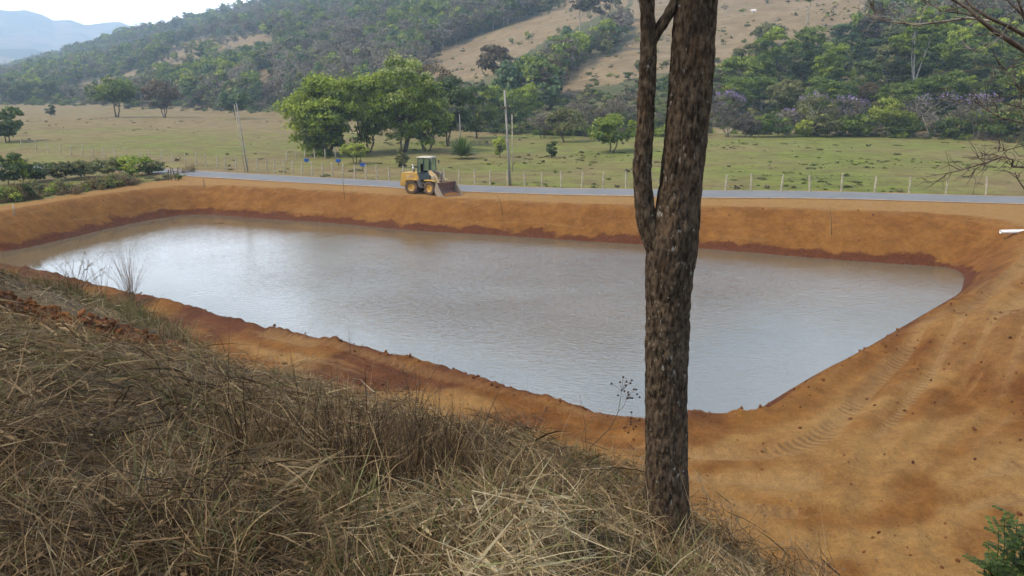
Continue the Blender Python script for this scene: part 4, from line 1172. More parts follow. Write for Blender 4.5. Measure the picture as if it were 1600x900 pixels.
# white drain pipe out of the bank at the right
M_pvc = simple_mat('white_plastic', (0.74, 0.73, 0.70), 0.4, 0.5, 0.08, 2.0, dirt=(0.5, 0.38, 0.26), dirt_amt=0.12)
p = hit(1566, 372)
c0 = at_y(1563, 362, p.y - 0.3); mb = MB()
L_ = 4.2; ro, ri = 0.105, 0.092
prof = [(ro, 0), (ro, L_), (ri, L_), (ri, 0)]
M = Matrix.Translation(c0) @ Matrix.Rotation(math.radians(-88), 4, 'Z') @ Matrix.Rotation(math.radians(0.5), 4, 'X')
mb.lathe(prof, 24)
o = mb.build('drain_pipe', M_pvc, None, smooth=True); o.matrix_world = M
tag(o, 'white plastic drain pipe sticking out over the bank at the pond corner', 'pipe')

# ------------------------------------------------------------------ wheel loader
M_yel = simple_mat('loader_yellow', (0.50, 0.30, 0.055), 0.5, 0.4, 0.12, 2.0, dirt=(0.38, 0.21, 0.10), dirt_amt=0.35)
M_cream = simple_mat('loader_faded_paint', (0.50, 0.36, 0.19), 0.6, 0.3, 0.2, 2.5, dirt=(0.34, 0.17, 0.08), dirt_amt=0.5)
M_grey = simple_mat('loader_grey', (0.115, 0.105, 0.10), 0.6, 0.3, 0.25, 3.0, dirt=(0.26, 0.15, 0.08), dirt_amt=0.35)
M_teal = simple_mat('cab_frame', (0.035, 0.052, 0.056), 0.45, 0.4, 0.2, 3.0)
M_roof = simple_mat('cab_roof', (0.42, 0.37, 0.27), 0.6, 0.3, 0.15, 3.0)
M_tyre = simple_mat('dusty_tyre', (0.075, 0.055, 0.042), 0.9, 0.1, 0.3, 5.0, dirt=(0.24, 0.125, 0.06), dirt_amt=0.6)
M_rust = simple_mat('rusty_bucket', (0.135, 0.068, 0.050), 0.6, 0.35, 0.35, 3.0, dirt=(0.24, 0.115, 0.06), dirt_amt=0.35)
M_plate = simple_mat('worn_bucket_side', (0.27, 0.215, 0.16), 0.55, 0.4, 0.25, 4.0, dirt=(0.33, 0.17, 0.085), dirt_amt=0.3)
M_steel = simple_mat('bright_steel', (0.5, 0.5, 0.5), 0.3, 0.5, 0.1, 2.0, metal=1.0)
M_seat = simple_mat('seat_fabric', (0.03, 0.03, 0.035), 0.9, 0.1, 0.2)
ng_ = N('cab_glass'); M_glass = ng_.done((0.72, 0.86, 0.96), 0.03, 0.5); ng_.bsdf.inputs['Transmission Weight'].default_value = 1.0; ng_.bsdf.inputs['IOR'].default_value = 1.45
pA = hit(639, 303); pB = hit(669, 305.5)
YAW_R, YAW_F = math.radians(-18), math.radians(-38)
p = hit(667, 303.5)
root = empty('wheel_loader', p + Vector((0, 0.55, 0)), 'dusty yellow wheel loader with its bucket lowered beside the road', 'wheel loader', rz=YAW_R)
root.scale = (0.96, 0.96, 0.96)
MF = Matrix.Translation((0.05, 0, 0)) @ Matrix.Rotation(YAW_F - YAW_R, 4, 'Z')
WR, WW = 0.575, 0.40
def wheel(M, side):
    e = bpy.data.objects.new('wheel', None); COL.objects.link(e); e.parent = root; e.matrix_local = M; e.empty_display_size = 0.1
    w2 = WW / 2
    prof = [(0.30, -w2 * .8), (0.36, -w2 * .98), (0.46, -w2), (0.535, -w2 * .9), (0.555, -w2 * .5), (0.56, 0), (0.555, w2 * .5), (0.535, w2 * .9), (0.46, w2), (0.36, w2 * .98), (0.30, w2 * .8)]
    mb = MB(); mb.lathe(prof, 40)
    for k in range(22):
        for s in (-1, 1):
            a = 2 * math.pi * (k + (0.25 if s > 0 else -0.25)) / 22
            Ml = Matrix.Rotation(-a, 4, 'Y') @ Matrix.Translation((0.555, s * w2 * .48, 0)) @ Matrix.Rotation(s * 0.5, 4, 'X')
            mb.box((0.012, 0, 0), (0.05, w2 * 1.0, 0.062), Ml)
    mb.build('tyre', M_tyre, e, smooth=False)
    mb = MB(); mb.lathe([(0.0001, -w2 * .35), (0.13, -w2 * .4), (0.15, -w2 * .62), (0.24, -w2 * .55), (0.30, -w2 * .85), (0.315, -w2 * .85), (0.315, w2 * .85), (0.30, w2 * .85), (0.24, w2 * .55), (0.15, w2 * .62), (0.13, w2 * .4), (0.0001, w2 * .35)], 28)
    for k in range(8):
        a = 2 * math.pi * k / 8
        for s in (-1, 1): mb.box((0.195 * math.cos(a), s * w2 * .6, 0.195 * math.sin(a)), (0.03, 0.03, 0.03))
    mb.build('rim', M_yel, e, smooth=False)
TRK = 0.76
for s in (-1, 1):
    wheel(Matrix.Translation((-1.08, s * TRK, WR)), s)
    wheel(MF @ Matrix.Translation((1.02, s * TRK, WR)), s)
# rear half
MB().prism([(-1.95, 0.55), (-0.05, 0.55), (-0.05, 0.95), (-1.95, 1.0)], -0.38, 0.38).build('rear_frame', M_yel, root, bevel=0.02)
MB().prism([(-2.12, 0.62), (-2.16, 1.0), (-2.12, 1.62), (-2.02, 1.75), (-0.62, 1.78), (-0.42, 1.22), (-0.55, 1.05), (-1.62, 1.02), (-1.72, 0.62)], -0.66, 0.66).build('engine_hood', M_yel, root, bevel=0.045)
MB().box((-2.12, 0, 0.86), (0.22, 1.36, 0.42)).build('counterweight', M_yel, root, bevel=0.04)
for s in (-1, 1):
    MB().box((-1.25, s * 0.672, 1.45), (0.72, 0.012, 0.26)).build('side_vent', M_cream, root)
    MB().box((-2.165, s * 0.45, 1.45), (0.03, 0.16, 0.09)).build('tail_light', simple_mat('tail_light_red', (0.35, 0.03, 0.02), 0.3, 0.5), root)
    MB().prism([(-0.62, 1.22), (-0.30, 1.20), (-0.02, 0.62), (-0.22, 0.55), (-0.46, 0.60)], s * 0.58 if s > 0 else -0.86, s * 0.86 if s > 0 else -0.58).build('side_tank', M_grey, root, bevel=0.03)
    MB().box((0.02, s * 0.76, 0.62), (0.34, 0.2, 0.04)).box((0.02, s * 0.76, 0.9), (0.34, 0.2, 0.04)).box((-0.14, s * 0.76, 0.78), (0.03, 0.2, 0.36)).box((0.18, s * 0.76, 0.78), (0.03, 0.2, 0.36)).build('step', M_grey, root)
    MB().prism([(-1.72, 1.12), (-1.62, 1.25), (-0.6, 1.25), (-0.48, 1.12), (-0.6, 1.17), (-1.62, 1.17)], s * 0.6 if s > 0 else -0.95, s * 0.95 if s > 0 else -0.6).build('fender', M_yel, root)
mb = MB(); mb.tube([(-1.15, -0.28, 1.7), (-1.15, -0.28, 2.25)], 0.055, 10); mb.tube([(-1.15, -0.28, 2.22), (-1.16, -0.28, 2.34), (-1.24, -0.28, 2.44)], [0.05, 0.05, 0.045], 10); mb.build('exhaust_pipe', M_steel, root, smooth=True)
MB().lathe([(0.0001, 0), (0.1, 0), (0.1, 0.3), (0.0001, 0.3)], 14, Matrix.Translation((-1.35, 0.25, 1.72)) @ Matrix.Rotation(math.pi / 2, 4, 'X')).build('air_cleaner', M_grey, root, smooth=False)
# cab
cx0, cx1, cy0, cz0, cz1 = -0.60, 0.62, 0.60, 1.20, 2.98
cab = bpy.data.objects.new('cab', None); COL.objects.link(cab); cab.parent = root
MB().prism([(cx0, cz0), (cx1 - .12, cz0), (cx1, 1.72), (cx0, 1.72)], -cy0, cy0).build('cab_base', M_teal, cab, bevel=0.02)
mb = MB()
P = {'rb': (cx0, 1.72), 'rt': (cx0 + .04, cz1), 'mb': (-0.02, 1.72), 'mt': (-0.02, cz1), 'fb': (cx1, 1.72), 'ft': (cx1 - 0.10, cz1)}
for s in (-1, 1):
    for a, b in (('rb', 'rt'), ('mb', 'mt'), ('fb', 'ft')):
        mb.tube([(P[a][0], s * cy0 * .97, P[a][1] - .05), (P[b][0], s * cy0 * .93, P[b][1])], 0.045, 4)
    mb.tube([(P['rt'][0], s * cy0 * .93, cz1), (P['ft'][0], s * cy0 * .93, cz1)], 0.045, 4)
for a in ('rt', 'ft'): mb.tube([(P[a][0], -cy0 * .93, cz1), (P[a][0], cy0 * .93, cz1)], 0.045, 4)
mb.build('pillar_frame', M_teal, cab)
MB().box((0.0, 0, cz1 + 0.075), (1.36, 1.34, 0.11), taper=(0.9, 0.9)).build('cab_roof', M_roof, cab, bevel=0.03)
def pane(vs, name='window_pane'):
    vs = [Vector(v) for v in vs]; nrm = (vs[1] - vs[0]).cross(vs[3] - vs[0]).normalized() * 0.006
    MB().add([v - nrm for v in vs] + [v + nrm for v in vs], [(3, 2, 1, 0), (4, 5, 6, 7), (0, 1, 5, 4), (1, 2, 6, 5), (2, 3, 7, 6), (3, 0, 4, 7)]).build(name, M_glass, cab)
for s in (-1, 1):
    y0, y1 = s * cy0 * .97, s * cy0 * .93
    pane([(P['rb'][0] + .04, y0, 1.74), (P['mb'][0] - .04, y0, 1.74), (P['mt'][0] - .04, y1, cz1 - .05), (P['rt'][0] + .04, y1, cz1 - .05)])
    pane([(P['mb'][0] + .04, y0, 1.74), (P['fb'][0] - .04, y0, 1.74), (P['ft'][0] - .04, y1, cz1 - .05), (P['mt'][0] + .04, y1, cz1 - .05)])
    mb = MB(); mb.tube([(cx1 - .05, s * .58, 2.75), (cx1 + .12, s * .78, 2.75)], 0.014, 6); mb.box((cx1 + .13, s * .80, 2.62), (0.04, 0.14, 0.26)); mb.build('mirror', M_teal, cab)
    mb = MB(); mb.box((cx1 - .02, s * .42, cz1 + .0), (0.08, 0.16, 0.09)); mb.build('work_light', M_roof, cab)
pane([(P['fb'][0], -cy0 * .92, 1.74), (P['fb'][0], cy0 * .92, 1.74), (P['ft'][0], cy0 * .88, cz1 - .05), (P['ft'][0], -cy0 * .88, cz1 - .05)], 'windscreen')
pane([(P['rb'][0], -cy0 * .92, 1.74), (P['rb'][0], cy0 * .92, 1.74), (P['rt'][0], cy0 * .88, cz1 - .05), (P['rt'][0], -cy0 * .88, cz1 - .05)], 'rear_window')
MB().box((-0.25, 0, 1.84), (0.45, 0.48, 0.14)).box((-0.45, 0, 2.15), (0.12, 0.46, 0.62)).build('seat', M_seat, cab, bevel=0.04)
mb = MB(); mb.tube([(0.42, 0, 1.7), (0.26, 0, 2.06)], 0.025, 8); mb.lathe([(0.185, -.015), (0.205, 0), (0.185, .015), (0.165, 0)], 20, Matrix.Translation((0.25, 0, 2.08)) @ Matrix.Rotation(math.radians(66), 4, 'Y') @ Matrix.Rotation(math.pi / 2, 4, 'X')); mb.build('steering_wheel', M_seat, cab)
# front half, turned at the hinge
def fb(mbx, name, mat, bevel=0.0, smooth=False):
    o = mbx.build(name, mat, root, bevel=bevel, smooth=smooth); o.matrix_local = MF; return o
fb(MB().prism([(0.0, 0.55), (1.35, 0.5), (1.4, 0.8), (1.1, 1.0), (0.0, 0.98)], -0.36, 0.36), 'front_frame', M_yel, 0.02)
fb(MB().prism([(0.42, 0.9), (0.95, 0.9), (1.02, 1.35), (0.86, 1.86), (0.62, 2.0), (0.48, 1.8)], -0.30, -0.22).prism([(0.42, 0.9), (0.95, 0.9), (1.02, 1.35), (0.86, 1.86), (0.62, 2.0), (0.48, 1.8)], 0.22, 0.30).box((0.68, 0, 1.3), (0.1, 0.44, 0.7)), 'loader_tower', M_cream, 0.015)
for s in (-1, 1):
    y0, y1 = (s * 0.34, s * 0.46) if s > 0 else (-0.46, -0.34)
    fb(MB().prism([(0.52, 1.95), (0.72, 2.02), (1.28, 1.72), (1.75, 1.02), (1.98, 0.62), (1.84, 0.50), (1.66, 0.66), (1.18, 1.30), (0.60, 1.68)], y0, y1), 'lift_arm', M_cream, 0.015)
    mb = MB(); mb.tube([(0.62, s * 0.32, 0.95), (1.08, s * 0.32, 1.22)], 0.062, 10); fb(mb, 'lift_cylinder', M_grey, smooth=True)
    mb = MB(); mb.tube([(1.05, s * 0.32, 1.20), (1.36, s * 0.32, 1.40)], 0.034, 10); fb(mb, 'cylinder_rod', M_steel, smooth=True)
    y0, y1 = (0.56, 0.98) if s > 0 else (-0.98, -0.56)
    fb(MB().prism([(0.42, 1.16), (0.56, 1.26), (1.35, 1.26), (1.5, 1.16), (1.36, 1.19), (0.56, 1.19)], y0, y1), 'fender', M_yel)
    mb = MB(); mb.box((1.2, s * .62, 1.52), (0.14, 0.2, 0.16)); mb.tube([(1.18, s * .62, 1.24), (1.18, s * .62, 1.46)], .025, 6); fb(mb, 'headlight', M_roof)
mb = MB(); mb.tube([(0.72, 0, 1.86), (1.38, 0, 1.78)], 0.072, 10); fb(mb, 'tilt_cylinder', M_grey, smooth=True)
mb = MB(); mb.tube([(1.36, 0, 1.78), (1.62, 0, 1.74)], 0.038, 10); fb(mb, 'cylinder_rod', M_steel, smooth=True)
fb(MB().prism([(1.40, 0.72), (1.56, 1.86), (1.70, 1.82), (1.62, 1.25), (1.52, 0.70)], -0.07, 0.07), 'rocker', M_grey, 0.01)
fb(MB().box((1.5, 0, 1.22), (0.12, 0.72, 0.14)), 'cross_tube', M_cream, 0.02)
# bucket: curved shell, side plates, lip
W2 = 1.14
inner = [(2.92, 0.06), (2.35, 0.07), (2.12, 0.12), (1.98, 0.27), (1.93, 0.48), (1.97, 0.74), (2.10, 1.08)]
outer = [(2.06, 1.11), (1.92, 0.76), (1.88, 0.47), (1.94, 0.23), (2.10, 0.075), (2.35, 0.02), (2.92, 0.02)]
fb(MB().prism(inner + outer, -W2, W2), 'bucket_shell', M_rust)
for s in (-1, 1):
    y0, y1 = (W2 + .001, W2 + .04) if s > 0 else (-W2 - .04, -W2 - .001)
    fb(MB().prism([(2.90, 0.01), (2.35, 0.01), (2.10, 0.065), (1.93, 0.22), (1.87, 0.47), (1.91, 0.77), (2.05, 1.12), (2.14, 1.12), (2.44, 0.62)], y0, y1), 'bucket_side', M_plate, 0.004)
fb(MB().box((2.95, 0, 0.035), (0.16, 2 * W2 + .06, 0.03)), 'bucket_lip', M_plate)
# soil in the bucket mouth
Rl = np.random.default_rng(3); mb = MB()
nx, ny = 9, 22
gv = []
for a in range(nx):
    for b in range(ny):
        u_, v_ = a / (nx - 1), b / (ny - 1)
        gv.append((2.0 + 0.95 * u_, (v_ - .5) * 2.2, 0.085 + 0.17 * math.sin(math.pi * u_) * math.sin(math.pi * v_) ** .6 * Rl.uniform(.7, 1.2)))
mb.add(gv, [(a * ny + b, (a + 1) * ny + b, (a + 1) * ny + b + 1, a * ny + b + 1) for a in range(nx - 1) for b in range(ny - 1)])
M_soil = simple_mat('loose_soil', (0.20, 0.085, 0.026), 0.95, 0.1, 0.3, 6.0, bump=0.03)
fb(mb, 'soil_load', M_soil)

# white cow on the bare slope
M_cow = simple_mat('white_hide', (0.66, 0.62, 0.55), 0.8, 0.2, 0.08, 2.0)
p = hit(1178, 21)
cm = bpy.data.meshes.new('cow')
jv = [(0, 0, 1.05), (-0.55, 0, 1.08), (0.5, 0, 1.08), (0.85, 0, 1.15), (1.15, 0, 1.05), (1.42, 0, 0.85), (-0.5, -0.2, 0.75), (-0.58, -0.2, 0.42), (-0.54, -0.2, 0.02), (-0.62, 0.2, 0.75), (-0.72, 0.2, 0.42), (-0.66, 0.2, 0.02),
      (0.5, -0.2, 0.72), (0.52, -0.2, 0.38), (0.5, -0.2, 0.02), (0.62, 0.2, 0.72), (0.64, 0.2, 0.38), (0.6, 0.2, 0.02), (-0.82, 0, 1.12), (-0.9, 0, 0.6), (1.2, -0.22, 1.12), (1.2, 0.22, 1.12)]
je = [(0, 1), (0, 2), (2, 3), (3, 4), (4, 5), (1, 6), (6, 7), (7, 8), (1, 9), (9, 10), (10, 11), (2, 12), (12, 13), (13, 14), (2, 15), (15, 16), (16, 17), (1, 18), (18, 19), (4, 20), (4, 21)]
jr = [.36, .34, .33, .22, .17, .11, .15, .08, .06, .15, .08, .06, .13, .08, .06, .13, .08, .06, .06, .03, .05, .05]
cm.from_pydata([Vector(v) for v in jv], je, []); cm.update()
cow = link('cow', cm, None, p); cow.rotation_euler = (0, 0, 2.6)
md = cow.modifiers.new('skin', 'SKIN'); 
for k, sv in enumerate(cm.skin_vertices[0].data): sv.radius = (jr[k], jr[k]); sv.use_root = (k == 0)
cow.modifiers.new('sub', 'SUBSURF').levels = 1; cow.modifiers['sub'].render_levels = 2
cm.materials.append(M_cow)
tag(cow, 'white cow grazing high on the bare brown slope', 'cow')
# ------------------------------------------------------------------ the big trunk on the near bank
def trunk_material():
    n = N('rough_bark')
    o = n.pos()
    a = n.noise(1.0, 6, 0.65, vec=n.vscale(o, (40, 40, 18)))
    b = n.noise(1.0, 4, 0.6, vec=n.vscale(o, (5, 5, 2.2)))
    c = n.noise(1.0, 3, 0.6, vec=n.vscale(o, (42, 42, 22)))
    col = n.mix(n.rng(a, 0.35, 0.66), (0.026, 0.018, 0.012), (0.128, 0.090, 0.057))
    col = n.mix(n.math('MULTIPLY', n.rng(b, 0.55, 0.70), 0.35), col, (0.20, 0.105, 0.05))
    col = n.mix(n.math('MULTIPLY', n.rng(n.noise(1.0, 3, 0.6, vec=n.vscale(o, (9, 9, 3))), 0.5, 0.7), 0.45), col, (0.022, 0.015, 0.011))
    lich = n.math('MULTIPLY', n.rng(c, 0.61, 0.67), n.rng(n.noise(1.0, 2, 0.5, vec=n.vscale(o, (7, 7, 4))), 0.44, 0.6))
    col = n.mix(n.math('MULTIPLY', lich, 0.55), col, (0.40, 0.385, 0.33))
    return n.done(col, 0.95, 0.12, n.bump(n.noise(1.0, 5, 0.7, vec=n.vscale(o, (60, 60, 22))), 0.7, 0.012))
M_bark = trunk_material()
def bark_tube(pts, rads, sides, step, amp, seed):
    P = smooth_line([list(p) + [r] for p, r in zip(pts, rads)], 10)
    P = np.array(P); seg = np.r_[0, np.cumsum(np.linalg.norm(np.diff(P[:, :3], axis=0), axis=1))]
    m = int(seg[-1] / step); tt = np.linspace(0, seg[-1], m)
    Q = np.stack([np.interp(tt, seg, P[:, k]) for k in range(4)], 1)
    vs, fs = tube_data([tuple(p[:3]) for p in Q], list(Q[:, 3]), sides)
    out = []
    for k, v in enumerate(vs):
        c = Vector(Q[k // sides][:3]); d = (v - c).normalized()
        s = Vector((d.x * 5.4 + seed, d.y * 5.4, v.z * 7.5)) + mnoise.noise_vector(v * 5) * 0.35
        vd = mnoise.voronoi(Vector((s.x * 2.2, s.y * 2.2, s.z * 0.95)))[0]
        crack = min(1.0, (vd[1] - vd[0]) * 2.6)
        lump = mnoise.noise(v * 2.6 + Vector((seed, 0, 0))) * 0.55
        fine_ = mnoise.noise(Vector((v.x * 46, v.y * 46, v.z * 16)))
        out.append(v + d * amp * (crack ** 0.6 + lump + 0.35 * fine_ - 0.75))
    return out, fs
base = hit(1041, 834)
TY = base.y
kpx = lambda r, px, py: r * depth_of(at_y(px, py, TY)) / FPX
main = [(1041, 890, 46), (1041, 845, 39), (1041, 800, 35), (1041, 700, 33.5), (1041, 600, 32.5), (1043, 500, 33), (1046, 430, 36), (1052, 380, 38), (1062, 300, 33), (1071, 220, 32), (1078, 150, 32), (1084, 60, 32.5), (1089, 0, 32), (1097, -120, 30), (1110, -330, 26), (1120, -600, 22)]
limb = [(1044, 420, 20), (1024, 378, 19), (1010, 340, 16), (1005, 300, 14.5), (1003, 268, 14.5), (1004, 250, 15.5), (1008, 200, 13.5), (1010, 150, 13), (1013, 80, 13), (1011, 0, 12), (1007, -120, 11), (990, -330, 9), (960, -560, 7)]
fork = [(1013, 78, 10), (1022, 58, 9), (1037, 34, 8), (1053, 6, 8), (1075, -50, 7), (1115, -180, 6), (1170, -330, 5)]
tv, tf = [], []
for path, sides, step, amp, seed in ((main, 120, 0.010, 0.015, 1.0), (limb, 60, 0.010, 0.010, 7.0), (fork, 36, 0.012, 0.007, 12.0)):
    pts = [at_y(px, py, TY) for px, py, r in path]; rads = [kpx(r, px, py) for px, py, r in path]
    v, f = bark_tube(pts, rads, sides, step, amp, seed)
    b = len(tv); tv += v; tf += [tuple(i + b for i in q_) for q_ in f]
b0 = Vector((base.x, base.y, base.z))
root = empty('bark_tree', b0, 'big forked tree with rough dark bark standing on the near bank', 'tree')
tm = mesh_np('trunk', np.array([tuple(Vector(v) - b0) for v in tv]), np.array(tf), None, True, M_bark)
link('trunk', tm, root)
# its boughs and leaves above the picture
Rt = np.random.default_rng(15)
top1 = at_y(1120, -600, TY) - b0; top2 = at_y(960, -560, TY) - b0
mb = MB(); cc = []
for k in range(26):
    st = (top1 if k % 2 else top2) - Vector((0, 0, Rt.uniform(0, 0.6)))
    a = Rt.uniform(0, 6.28); L0 = Rt.uniform(1.2, 3.4)
    e = st + Vector((math.cos(a) * L0, math.sin(a) * L0, Rt.uniform(0.8, 3.2)))
    mb.tube([st, st.lerp(e, .4) + Vector((0, 0, .25)), e], [0.06, 0.04, 0.012], 6, cap=False); cc.append(tuple(e)); cc.append(tuple(st.lerp(e, .7) + Vector((0, 0, .3))))
mb.build('boughs', BARK, root, smooth=True)
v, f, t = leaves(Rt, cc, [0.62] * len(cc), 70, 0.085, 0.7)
link('crown', mesh_np('crown', v, f, {'tint': t}, True, LM['mid']), root)

# ------------------------------------------------------------------ leafless tree that hangs in from the right
TB = Vector((9.2, 10.2, 0)); TB.z = ground_z(TB.x, TB.y)
root = empty('leafless_tree', TB, 'leafless tree whose bare crooked branches hang in from the photo edge', 'tree')
BY = 10.2
M_twig = bark_material('dry_branch', (0.075, 0.052, 0.040), (0.19, 0.15, 0.115), 9.0)
M_twigp = bark_material('pale_branch', (0.17, 0.14, 0.11), (0.34, 0.29, 0.23), 9.0)
def W(px, py, dy=0.0): return at_y(px, py, BY + dy)
trunk_pts = [TB + Vector((0, 0, -0.4)), TB + Vector((-0.1, 0, 2.5)), TB + Vector((-0.6, 0, 5)), W(1690, 420), W(1668, 260), W(1660, 140), W(1652, 60), W(1640, -60), W(1630, -220)]
mb = MB(); mb.tube([q_ - TB for q_ in trunk_pts], [0.22, 0.19, 0.17, 0.15, 0.13, 0.115, 0.10, 0.08, 0.05], 12); mb.build('trunk', M_twig, root, smooth=True)
br = [
    ([(1654, 110), (1600, 78), (1553, 48), (1532, 31), (1511, 12), (1486, -2), (1450, -30)], 5.0, 0.0, 0),
    ([(1652, 90), (1600, 54), (1571, 39), (1544, 27), (1518, 10), (1500, -12), (1470, -60)], 4.0, 0.25, 0),
    ([(1545, 33), (1511, 28), (1479, 33), (1456, 36), (1429, 39), (1411, 36), (1384, 33), (1370, 27), (1352, 20), (1334, 10)], 2.2, 0.05, 1),
    ([(1370, 27), (1364, 14), (1365, 0), (1360, -14)], 1.2, 0.05, 0),
    ([(1530, 26), (1514, 22), (1491, 19), (1472, 17), (1456, 7), (1447, 1), (1425, -8)], 1.6, -0.1, 0),
    ([(1656, 130), (1612, 62), (1598, 20), (1589, -4), (1575, -50)], 3.4, -0.2, 0),
    ([(1610, 40), (1592, 18), (1570, -4), (1540, -30)], 2.0, -0.3, 0),
    ([(1576, 39), (1566, 55), (1552, 66), (1534, 78), (1505, 76)], 1.1, -0.15, 1),
    ([(1660, 170), (1610, 155), (1596, 142), (1585, 128), (1578, 116), (1560, 100)], 1.8, 0.1, 0),
    ([(1664, 215), (1615, 196), (1587, 189), (1564, 184), (1543, 172), (1521, 157), (1496, 160), (1475, 148)], 1.8, 0.0, 0),
    ([(1612, 176), (1593, 167), (1574, 163), (1560, 152), (1548, 158)], 1.2, 0.2, 0),
    ([(1594, 166), (1596, 150), (1594, 128)], 1.4, 0.2, 0),
    ([(1668, 270), (1600, 261), (1581, 260), (1583, 250), (1568, 245), (1547, 252), (1524, 264), (1513, 277)], 2.3, -0.1, 0),
    ([(1547, 252), (1521, 260), (1496, 267), (1479, 271), (1469, 281), (1448, 286)], 1.5, -0.1, 0),
    ([(1568, 246), (1550, 240), (1535, 248), (1520, 247)], 1.0, -0.1, 0),
    ([(1666, 232), (1612, 224), (1582, 232), (1556, 238), (1540, 243)], 1.2, 0.15, 0),
    ([(1560, 237), (1563, 226), (1560, 221)], 0.8, 0.15, 0),
    ([(1672, 430), (1604, 300), (1590, 280), (1586, 268)], 1.6, -0.25, 0),
    ([(1650, 60), (1600, 100), (1570, 108), (1540, 102), (1520, 108)], 1.4, 0.3, 0),
]
Rb = np.random.default_rng(4)
for pts, r, dy, pale in br:
    P = [W(px, py, dy + 0.12 * math.sin(i * 1.7)) for i, (px, py) in enumerate(pts)]
    n_ = len(P); k0 = depth_of(P[0]) / FPX
    mb = MB(); mb.tube([q_ - TB for q_ in P], [max(0.0035, r * k0 * (1 - 0.8 * i / (n_ - 1))) for i in range(n_)], 7, cap=False)
    for i in range(1, n_):                     # side twigs
        for s in range(3):
            st = P[i - 1].lerp(P[i], Rb.random()); d = (P[i] - P[i - 1]).normalized()
            w_ = (d + Vector(Rb.normal(size=3)) * 0.75).normalized(); L0 = Rb.uniform(0.08, 0.34)
            m_ = st + w_ * L0 * .5 + Vector(Rb.normal(size=3)) * 0.02
            e = st + w_ * L0 + Vector((0, 0, Rb.uniform(-.05, .08)))
            mb.tube([st - TB, m_ - TB, e - TB], [0.006, 0.0045, 0.002], 4, cap=False)
            if Rb.random() < 0.6:
                e2 = m_ + (w_ + Vector(Rb.normal(size=3)) * 0.7).normalized() * L0 * .6
                mb.tube([m_ - TB, e2 - TB], [0.004, 0.002], 4, cap=False)
    mb.build('branch', M_twigp if pale else M_twig, root, smooth=True)

# ------------------------------------------------------------------ dry grass on the near bank
def straw_material():
    n = N('dry_grass')
    t = n.attr('tint').outputs['Fac']; r = n.rand()
    k = n.math('ADD', t, n.math('MULTIPLY', n.math('SUBTRACT', r, 0.5), 0.22))
    cr = n.n.new('ShaderNodeValToRGB'); e = cr.color_ramp
    stops = [(0.0, (0.036, 0.022, 0.012)), (0.22, (0.095, 0.055, 0.023)), (0.45, (0.230, 0.150, 0.072)), (0.68, (0.325, 0.230, 0.116)), (0.85, (0.42, 0.325, 0.18)), (1.0, (0.50, 0.41, 0.25))]
    while len(e.elements) < len(stops): e.elements.new(0.5)
    for el, (p_, c_) in zip(e.elements, stops): el.position = p_; el.color = (*c_, 1)
    n.l.new(k, cr.inputs[0])
    g = n.attr('green').outputs['Fac']
    col = n.mix(g, cr.outputs[0], (0.115, 0.135, 0.035))
    m = n.done(col, 0.7, 0.25)
    tr = n.n.new('ShaderNodeBsdfTranslucent'); n.l.new(col, tr.inputs['Color'])
    mx = n.n.new('ShaderNodeMixShader'); mx.inputs[0].default_value = 0.18
    n.l.new(n.bsdf.outputs[0], mx.inputs[1]); n.l.new(tr.outputs[0], mx.inputs[2]); n.l.new(mx.outputs[0], n.out.inputs['Surface'])
    return m
M_straw = straw_material()
def blades(R, n, disc, length, width, elev, droop, curl, lift, tint, green=0.0, seg=5):
    rr = disc * np.sqrt(R.random(n)); a0 = R.random(n) * 6.283
    b = np.stack([rr * np.cos(a0), rr * np.sin(a0), R.random(n) * lift], 1)
    return blade_arrays(R, b, R.random(n) * 6.283, R.uniform(elev[0], elev[1], n), R.uniform(length[0], length[1], n), R.uniform(width[0], width[1], n),
                        R.uniform(droop[0], droop[1], n), R.normal(size=n) * curl, np.clip(R.normal(tint[0], tint[1], n), 0, 1), (R.random(n) < green) * R.uniform(0.4, 0.95, n), seg, True)
def blade_arrays(R, b, az_, elev, L0, width, droop, curl, tint, green, seg, clamp=False, frame=None):
    """ribbons that start at b, lean by azimuth and elevation, and sag; frame turns them onto sloping ground"""
    n = len(b); el = np.radians(elev); wd = width / 2
    d = np.stack([np.cos(az_) * np.cos(el), np.sin(az_) * np.cos(el), np.sin(el)], 1)
    sd_ = np.stack([-np.sin(az_), np.cos(az_), 0 * az_], 1); up = np.tile(np.array([0, 0, 1.0]), (n, 1))
    if frame is not None:
        X, Y, Z = frame
        conv = lambda q_: X * q_[:, :1] + Y * q_[:, 1:2] + Z * q_[:, 2:3]
        d, sd_, up = conv(d), conv(sd_), conv(up)
    roll = R.uniform(0, 6.283, n)
    wv = sd_ * np.cos(roll)[:, None] + np.cross(d, sd_) * np.sin(roll)[:, None]
    vs = []
    for k in range(seg + 1):
        t = k / seg
        c = b + d * (L0 * t)[:, None] + sd_ * (curl * L0 * t * t)[:, None] - up * (droop * L0 * t * t)[:, None]
        if clamp: c[:, 2] = np.where(c[:, 2] < 0.004, 0.004 + 0.05 * np.abs(c[:, 2]), c[:, 2])
        w_ = wd * (1.0 if t < 0.6 else (1 - t) / 0.4 * 0.8 + 0.2)
        vs.append(c - wv * w_[:, None]); vs.append(c + wv * w_[:, None])
    v = np.stack(vs, 1); m = 2 * (seg + 1)
    f = np.concatenate([np.stack([np.arange(n) * m + 2 * k, np.arange(n) * m + 2 * k + 1, np.arange(n) * m + 2 * k + 3, np.arange(n) * m + 2 * k + 2], 1) for k in range(seg)])
    return v.reshape(-1, 3), f, np.repeat(tint, m), np.repeat(green, m)
